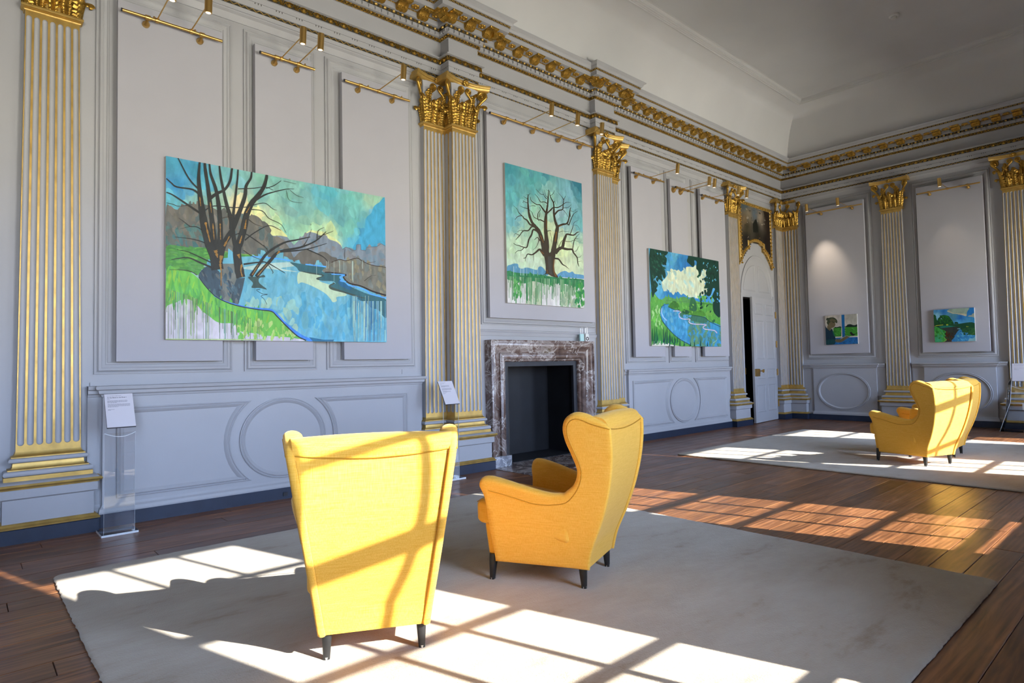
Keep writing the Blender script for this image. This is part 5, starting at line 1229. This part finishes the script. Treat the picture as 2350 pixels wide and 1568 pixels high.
p.poly([(500,990),(560,1000),(680,1025),(850,1055),(900,1110),(840,1140),(680,1110),(640,1070),(560,1065),(510,1040)], (58,112,92)); p.dabs((560,1020,660,1060), 8, [(80,150,190)], 26, 1.6, 10)
p.stroke([(218,990),(235,910),(290,872),(350,866)], 8, 6, (30,70,90)); p.stroke([(225,1040),(250,1110),(310,1190),(400,1290),(500,1372),(640,1450)], 8, 10, (24,70,84))
p.stroke([(335,905),(400,935),(480,950),(540,988),(680,1025),(850,1055),(930,1118),(1090,1195)], 12, 8, (26,66,58))
p.stroke([(405,965),(515,970),(488,1010),(505,1062),(560,1083),(645,1083),(632,1110),(650,1140),(720,1155),(880,1163),(838,1190),(850,1222),(920,1235),(1000,1248),(1037,1285)], 10, 13, (204,188,212))
p.stroke([(242,925),(238,990),(265,1055),(315,1105)], 14, 16, (150,188,228)); p.stroke([(1050,1320),(1035,1380),(980,1425)], 4, 8, (140,185,175))
for q, c in (([(345,905),(360,860),(385,840),(412,818),(450,840),(480,862),(484,912),(400,925)], (58,116,44)), ([(636,945),(640,860),(658,790),(680,765),(712,790),(732,860),(745,945),(700,975)], (46,102,66)), ([(530,1000),(545,950),(600,950),(650,955),(720,972),(790,955),(850,985),(862,1035),(700,1025)], (72,132,50)), ([(860,1010),(900,960),(950,975),(985,1020),(900,1040)], (104,166,72)), ([(540,1000),(530,970),(600,950),(660,990),(600,1010)], (30,84,56)), ([(960,1110),(1000,1080),(1010,1110),(980,1140)], (34,100,60))):
    p.poly(q, c)
p.dabs((350,820,980,1030), 60, [(96,160,60),(50,104,50),(120,176,70)], 18, 1.6, 60, [(345,905),(412,818),(640,900),(680,765),(745,945),(985,1020),(860,1035),(540,1000)])
p.stroke([(300,810),(480,830),(600,825)], 4, 3, (50,100,60)); p.stroke([(735,852),(860,860),(970,878)], 7, 7, (38,92,50)); p.stroke([(590,800),(600,860)], 3, 3, (60,110,60))
DT = (14,56,46)
p.poly([(72,62),(310,105),(318,145),(288,178),(312,212),(298,292),(250,300),(232,262),(242,310),(268,345),(288,400),(296,470),(268,498),(240,438),(250,540),(222,520),(190,498),(170,460),(140,500),(128,540),(118,460),(150,530),(186,592),(162,640),(176,668),(140,705),(98,730)], DT)
p.poly([(640,172),(850,210),(1057,252),(1078,700),(1082,1045),(1000,1000),(975,920),(978,840),(1005,822),(970,760),(985,700),(1008,650),(975,640),(945,735),(912,752),(880,722),(905,642),(848,640),(874,562),(838,500),(884,472),(872,420),(884,366),(818,372),(806,440),(782,470),(764,390),(736,352),(745,262),(708,238),(712,290),(690,332),(640,290),(604,252),(618,200)], DT)
p.dabs((80,80,300,620), 60, [(20,70,56),(12,46,40),(30,84,66)], 26, 2, 60, [(72,62),(310,105),(296,470),(98,730)])
p.dabs((760,220,1070,1000), 50, [(20,70,56),(12,46,40),(26,80,60)], 26, 2, 100)
p.dabs((840,230,1050,560), 18, [(88,176,214),(110,190,220)], 13, 2.6, 100); p.dabs((1020,700,1075,840), 8, [(90,170,236)], 20, 1.6, 60); p.dabs((150,100,290,180), 8, [(70,150,190),(50,110,80)], 16, 1.6, 100)
p.poly([(95,1470),(130,1400),(190,1385),(260,1420),(330,1430),(400,1455),(520,1474)], (212,210,200))
for k in range(46):
    x = 105+k*8+p.r.uniform(-6, 6); h = p.r.uniform(90, 280)*(1 if x < 330 else .55); p.stroke([(x+p.r.uniform(-8, 8), 1455-p.r.uniform(0, 60)), (x+p.r.uniform(-10, 14), 1440-h)], 15, 1, p.r.choice([(10,84,62),(20,110,60),(16,66,70),(60,150,70)]))
for x, h in ((500,110),(560,70),(650,60),(710,90),(795,120),(895,70),(420,150),(350,230)): p.stroke([(x, 1472), (x+4, 1472-h)], 16, 1, (14,78,66))
p.build('square painting of a blue river bend framed by dark leaves and a pale cloud', .04)
# ---- person at a window
p = Paint(0, 13.61, (1885, 710, 17.42), ((140, 265), (1410, 185), (190, 1420), (1470, 1385)), PG, 9)
p.bg([(300,320,(170,164,152)),(700,300,(166,160,152)),(1200,300,(150,150,140)),(700,600,(172,166,160)),(1300,550,(160,160,148))], 10, 8)
p.poly([(480,745),(800,735),(800,1095),(480,1095)], (48,118,36)); p.poly([(945,715),(1440,700),(1455,1070),(950,1075)], (52,126,38))
p.dabs((500,760,1440,1070), 60, [(60,140,44),(40,108,30),(70,140,60)], 50, 1.5, 20, [(480,745),(1440,700),(1455,1070),(480,1095)])
p.poly([(505,745),(545,705),(600,715),(660,705),(740,682),(800,700),(800,738)], (8,34,22)); p.poly([(945,712),(1000,665),(1040,620),(1100,602),(1180,600),(1260,630),(1340,635),(1400,610),(1440,605),(1442,695)], (8,32,26))
p.poly([(800,215),(920,210),(945,1120),(835,1120)], (18,88,140)); p.poly([(550,1105),(800,1085),(800,740),(825,740),(832,1130),(560,1145)], (188,184,172)); p.poly([(1110,1075),(1460,1060),(1460,1105),(1100,1125)], (188,184,176))
p.poly([(480,1150),(1462,1108),(1475,1390),(480,1420)], (26,92,150)); p.dabs((500,1150,1460,1380), 30, [(20,80,140),(40,110,160),(20,84,120)], 60, 1.4, 10)
p.poly([(240,670),(300,560),(300,480),(420,470),(540,540),(565,600),(548,660),(510,715),(440,740),(400,760),(360,860),(240,800)], (98,88,64))
p.poly([(195,430),(205,370),(245,342),(295,350),(340,330),(420,322),(510,335),(590,390),(635,460),(635,530),(600,560),(570,530),(480,540),(420,500),(360,520),(310,560),(290,620),(240,600),(215,520),(240,460)], (50,58,40)); p.poly([(320,420),(420,360),(520,400),(590,460),(540,520),(440,490),(360,500)], (84,80,56))
p.poly([(155,690),(190,720),(280,820),(350,860),(410,780),(470,870),(520,1000),(560,1130),(560,1330),(480,1410),(185,1420)], (10,42,58)); p.poly([(180,1210),(540,1200),(570,1320),(480,1400),(190,1418)], (12,58,62)); p.poly([(430,790),(470,870),(520,1000),(555,1110),(500,1080),(450,940)], (14,80,70))
p.poly([(555,1230),(640,1190),(760,1190),(900,1110),(1020,1065),(1090,1100),(1110,1090),(1140,1072),(1110,1120),(1000,1190),(880,1270),(740,1325),(590,1310)], (92,84,60)); p.stroke([(760,1195),(900,1112),(1020,1060),(1085,1085)], 12, 8, (178,176,160))
p.poly([(1145,940),(1170,908),(1210,912),(1240,950),(1290,985),(1340,980),(1435,940),(1430,965),(1350,1005),(1290,1050),(1220,1045),(1180,1010)], (18,20,22))
p.build('small painting of a person in a teal top at a blue window with a bird', .04)
# ---- tree and lake
p = Paint(0, 13.61, (2130, 695, 15.68), ((190, 270), (1650, 165), (245, 1420), (1710, 1380)), PG, 11)
p.bg([(300,300,(66,134,180)),(550,300,(30,104,168)),(900,300,(90,140,150)),(1400,250,(30,110,170)),(1550,300,(26,104,168)),(900,500,(70,130,150)),(1150,560,(20,90,160)),(1400,700,(76,150,190)),(1100,720,(80,160,200)),(1600,600,(50,126,170)),(320,450,(120,175,195))], 22, 16)
p.poly([(680,310),(720,260),(820,225),(1100,205),(1350,190),(1480,200),(1400,330),(1390,440),(1360,490),(1300,450),(1200,440),(1080,420),(1000,390),(900,390),(800,350),(740,320)], (136,156,138)); p.poly([(1420,490),(1480,460),(1560,450),(1600,390),(1660,370),(1675,540),(1600,510)], (150,156,140)); p.poly([(680,310),(760,290),(900,370),(1100,390),(1300,390),(1390,440),(1350,480),(1200,440),(1000,400),(880,390)], (176,172,146))
p.poly([(205,850),(400,810),(700,790),(900,770),(1100,760),(1690,740),(1712,1385),(245,1420)], (24,70,46))
p.poly([(195,450),(280,470),(290,540),(330,640),(360,560),(420,510),(420,440),(450,460),(560,440),(680,460),(740,480),(790,540),(850,620),(890,680),(910,770),(560,800),(210,840)], (18,72,34)); p.dabs((340,450,880,760), 60, [(26,92,30),(12,56,40),(40,110,40)], 50, 1.5, 30, [(340,640),(420,510),(560,440),(740,480),(890,680),(900,760),(340,790)])
p.poly([(940,760),(950,700),(1010,685),(1070,700),(1090,760)], (22,60,40)); p.poly([(1100,770),(1200,790),(1350,770),(1500,760),(1690,730),(1695,900),(1400,900),(1200,870),(1050,840)], (20,72,42))
p.poly([(215,850),(300,815),(420,800),(540,785),(540,808),(330,830),(220,855)], (176,186,60)); p.poly([(650,770),(700,775),(740,800),(660,825)], (170,186,56)); p.poly([(380,860),(500,830),(700,820),(1000,850),(700,890),(480,925)], (30,112,92))
p.poly([(480,930),(700,890),(1050,870),(1120,930),(1060,1050),(980,1160),(920,1300),(880,1410),(560,1415),(640,1330),(600,1160),(640,1080),(560,980)], (46,52,48)); p.dabs((640,1050,900,1400), 30, [(90,46,14),(60,34,18),(50,60,40)], 60, 2, 90, [(640,1050),(900,1050),(880,1410),(600,1410)])
lk = [(1000,1120),(1100,990),(1180,960),(1250,1050),(1430,1080),(1460,1150),(1690,1170),(1712,1385),(885,1412),(940,1250)]
p.poly(lk, (52,128,178)); p.dabs((900,960,1700,1400), 60, [(70,150,190),(40,112,170),(90,160,180)], 60, 1.6, 30, lk); p.poly([(1040,930),(1160,910),(1150,950),(1060,950)], (110,160,170)); p.poly([(1450,1340),(1500,1280),(1600,1300),(1700,1210),(1712,1380),(1450,1385)], (120,170,180))
p.poly([(1400,900),(1695,910),(1700,1165),(1470,1150),(1430,1080),(1250,1060),(1210,950)], (38,86,44)); p.dabs((1230,940,1690,1150), 24, [(60,104,50),(26,72,40)], 50, 1.5, 10)
p.poly([(218,920),(330,880),(470,950),(590,1000),(650,1060),(585,1110),(640,1190),(590,1230),(660,1340),(540,1418),(245,1422)], (58,150,62)); p.dabs((225,930,620,1400), 60, [(70,170,80),(40,120,40),(60,150,100),(90,170,80)], 60, 1.6, 40, [(218,920),(590,1000),(585,1110),(590,1230),(660,1340),(245,1422)]); p.poly([(265,1210),(360,1280),(520,1390),(400,1412),(262,1415)], (60,160,110)); p.stroke([(590,1240),(610,1300),(665,1340),(550,1415)], 10, 12, (170,176,80))
p.dabs((440,550,490,590), 3, [(150,195,200)], 26, 1.2, 0); p.dabs((1310,850,1500,880), 6, [(150,170,60)], 18, 1.3, 0)
p.build('small painting of a dark green tree beside a blue lake', .04)
# ---- old landscape over the door, shaped gilt frame
of = thing('framed_painting', 'dark old landscape in a carved gilt frame arched over the door', 'framed painting', (12.51, 6.16, 3.23))
lo_ = []
for k in range(9): t = k/8; lo_.append((11.80+.42*t, 3.235+.36*math.sin(t*math.pi/2*.95)))
bot = lo_ + [(12.215, 3.70)] + [(12.235+.55*k/8, 3.70+.065*math.sin(math.pi*k/8)) for k in range(9)] + [(12.805, 3.70)] + [(2*12.51-x, z) for x, z in lo_[::-1]]
outl = [(11.79, 4.575), (13.23, 4.575)] + bot[::-1]
fpf = [(0, 0), (0, .03), (.012, .042), (.03, .036), (.045, .048), (.062, .050), (.078, .034), (.092, .030), (.10, .016), (.10, 0)]
obj('gilt_frame', rel(sweep(MB(), outl, fpf, closed=True, f=LW(YW)), of), GOLD, of, smooth=35)
cv = MB(); n_ = len(outl); acc = 0
for i in range(n_):
    a, b = outl[i], outl[(i+1) % n_]; L = math.hypot(b[0]-a[0], b[1]-a[1]); m_ = max(1, int(L/.075)); o_ = ((b[1]-a[1])/L, -(b[0]-a[0])/L)
    for k in range(m_):
        t = (k+.5)/m_; x, z = a[0]+(b[0]-a[0])*t+o_[0]*.055, a[1]+(b[1]-a[1])*t+o_[1]*.055; cv.add(*sblob(.028, .022, .020, x, YW-.052, z)); cv.add(*sblob(.012, .014, .012, x+(b[0]-a[0])/L*.035, YW-.050, z+(b[1]-a[1])/L*.035))
obj('carved_leaves', rel(cv, of), GOLDC, of, smooth=50, kind='stuff')
po_ = Paint(1, 6.185, (1650, 400, 5.23), ((235, 300), (630, 420), (260, 1075), (635, 1155)), .95, 13)
po_.a0, po_.a1, po_.z0, po_.z1 = 11.83, 13.19, 3.26, 4.54
po_.bg([(300,360,(70,88,96)),(420,480,(96,108,116)),(340,480,(130,118,96)),(560,460,(44,36,26)),(480,520,(150,136,118)),(320,620,(56,52,34)),(440,640,(24,26,18)),(560,600,(40,30,20)),(320,780,(22,18,14)),(460,760,(40,34,22)),(560,800,(24,16,12)),(300,560,(120,100,70))], 24, 24)
po_.dabs((290,340,600,620), 50, [(120,112,100),(84,96,104),(60,56,40),(150,140,124)], 16, 1.6, 30); po_.poly([(400,700),(395,600),(420,550),(435,540),(450,600),(462,700)], (18,22,14)); po_.poly([(520,440),(590,440),(600,960),(560,900),(560,600),(540,520)], (30,20,14)); po_.dabs((330,740,345,780), 3, [(170,150,130)], 5, 3, 90); po_.dabs((470,760,500,780), 4, [(150,110,80)], 5, 2, 90)
me = bpy.data.meshes.new('painted_surface')
ins = [( (x-12.51)*.965+12.51, (z-3.9)*.955+3.9+ (0.012 if z < 3.9 else 0)) for x, z in outl]
# cut the rectangle of paint to the shaped outline: triangles whose centre lies inside
keep = [f_ for f_ in po_.f if pin((sum(po_.v[i][0] for i in f_)/len(f_), sum(po_.v[i][1] for i in f_)/len(f_)), outl)]
me.from_pydata([(a-12.51, 6.165-h-6.16, z-3.23) for a, z, h in po_.v], [], keep)
at = me.color_attributes.new('pigment', 'FLOAT_COLOR', 'POINT'); at.data.foreach_set('color', [q for c in po_.c for q in (*c, 1.0)]); me.materials.append(OLDOIL)
obj('painted_surface', me, None, of)
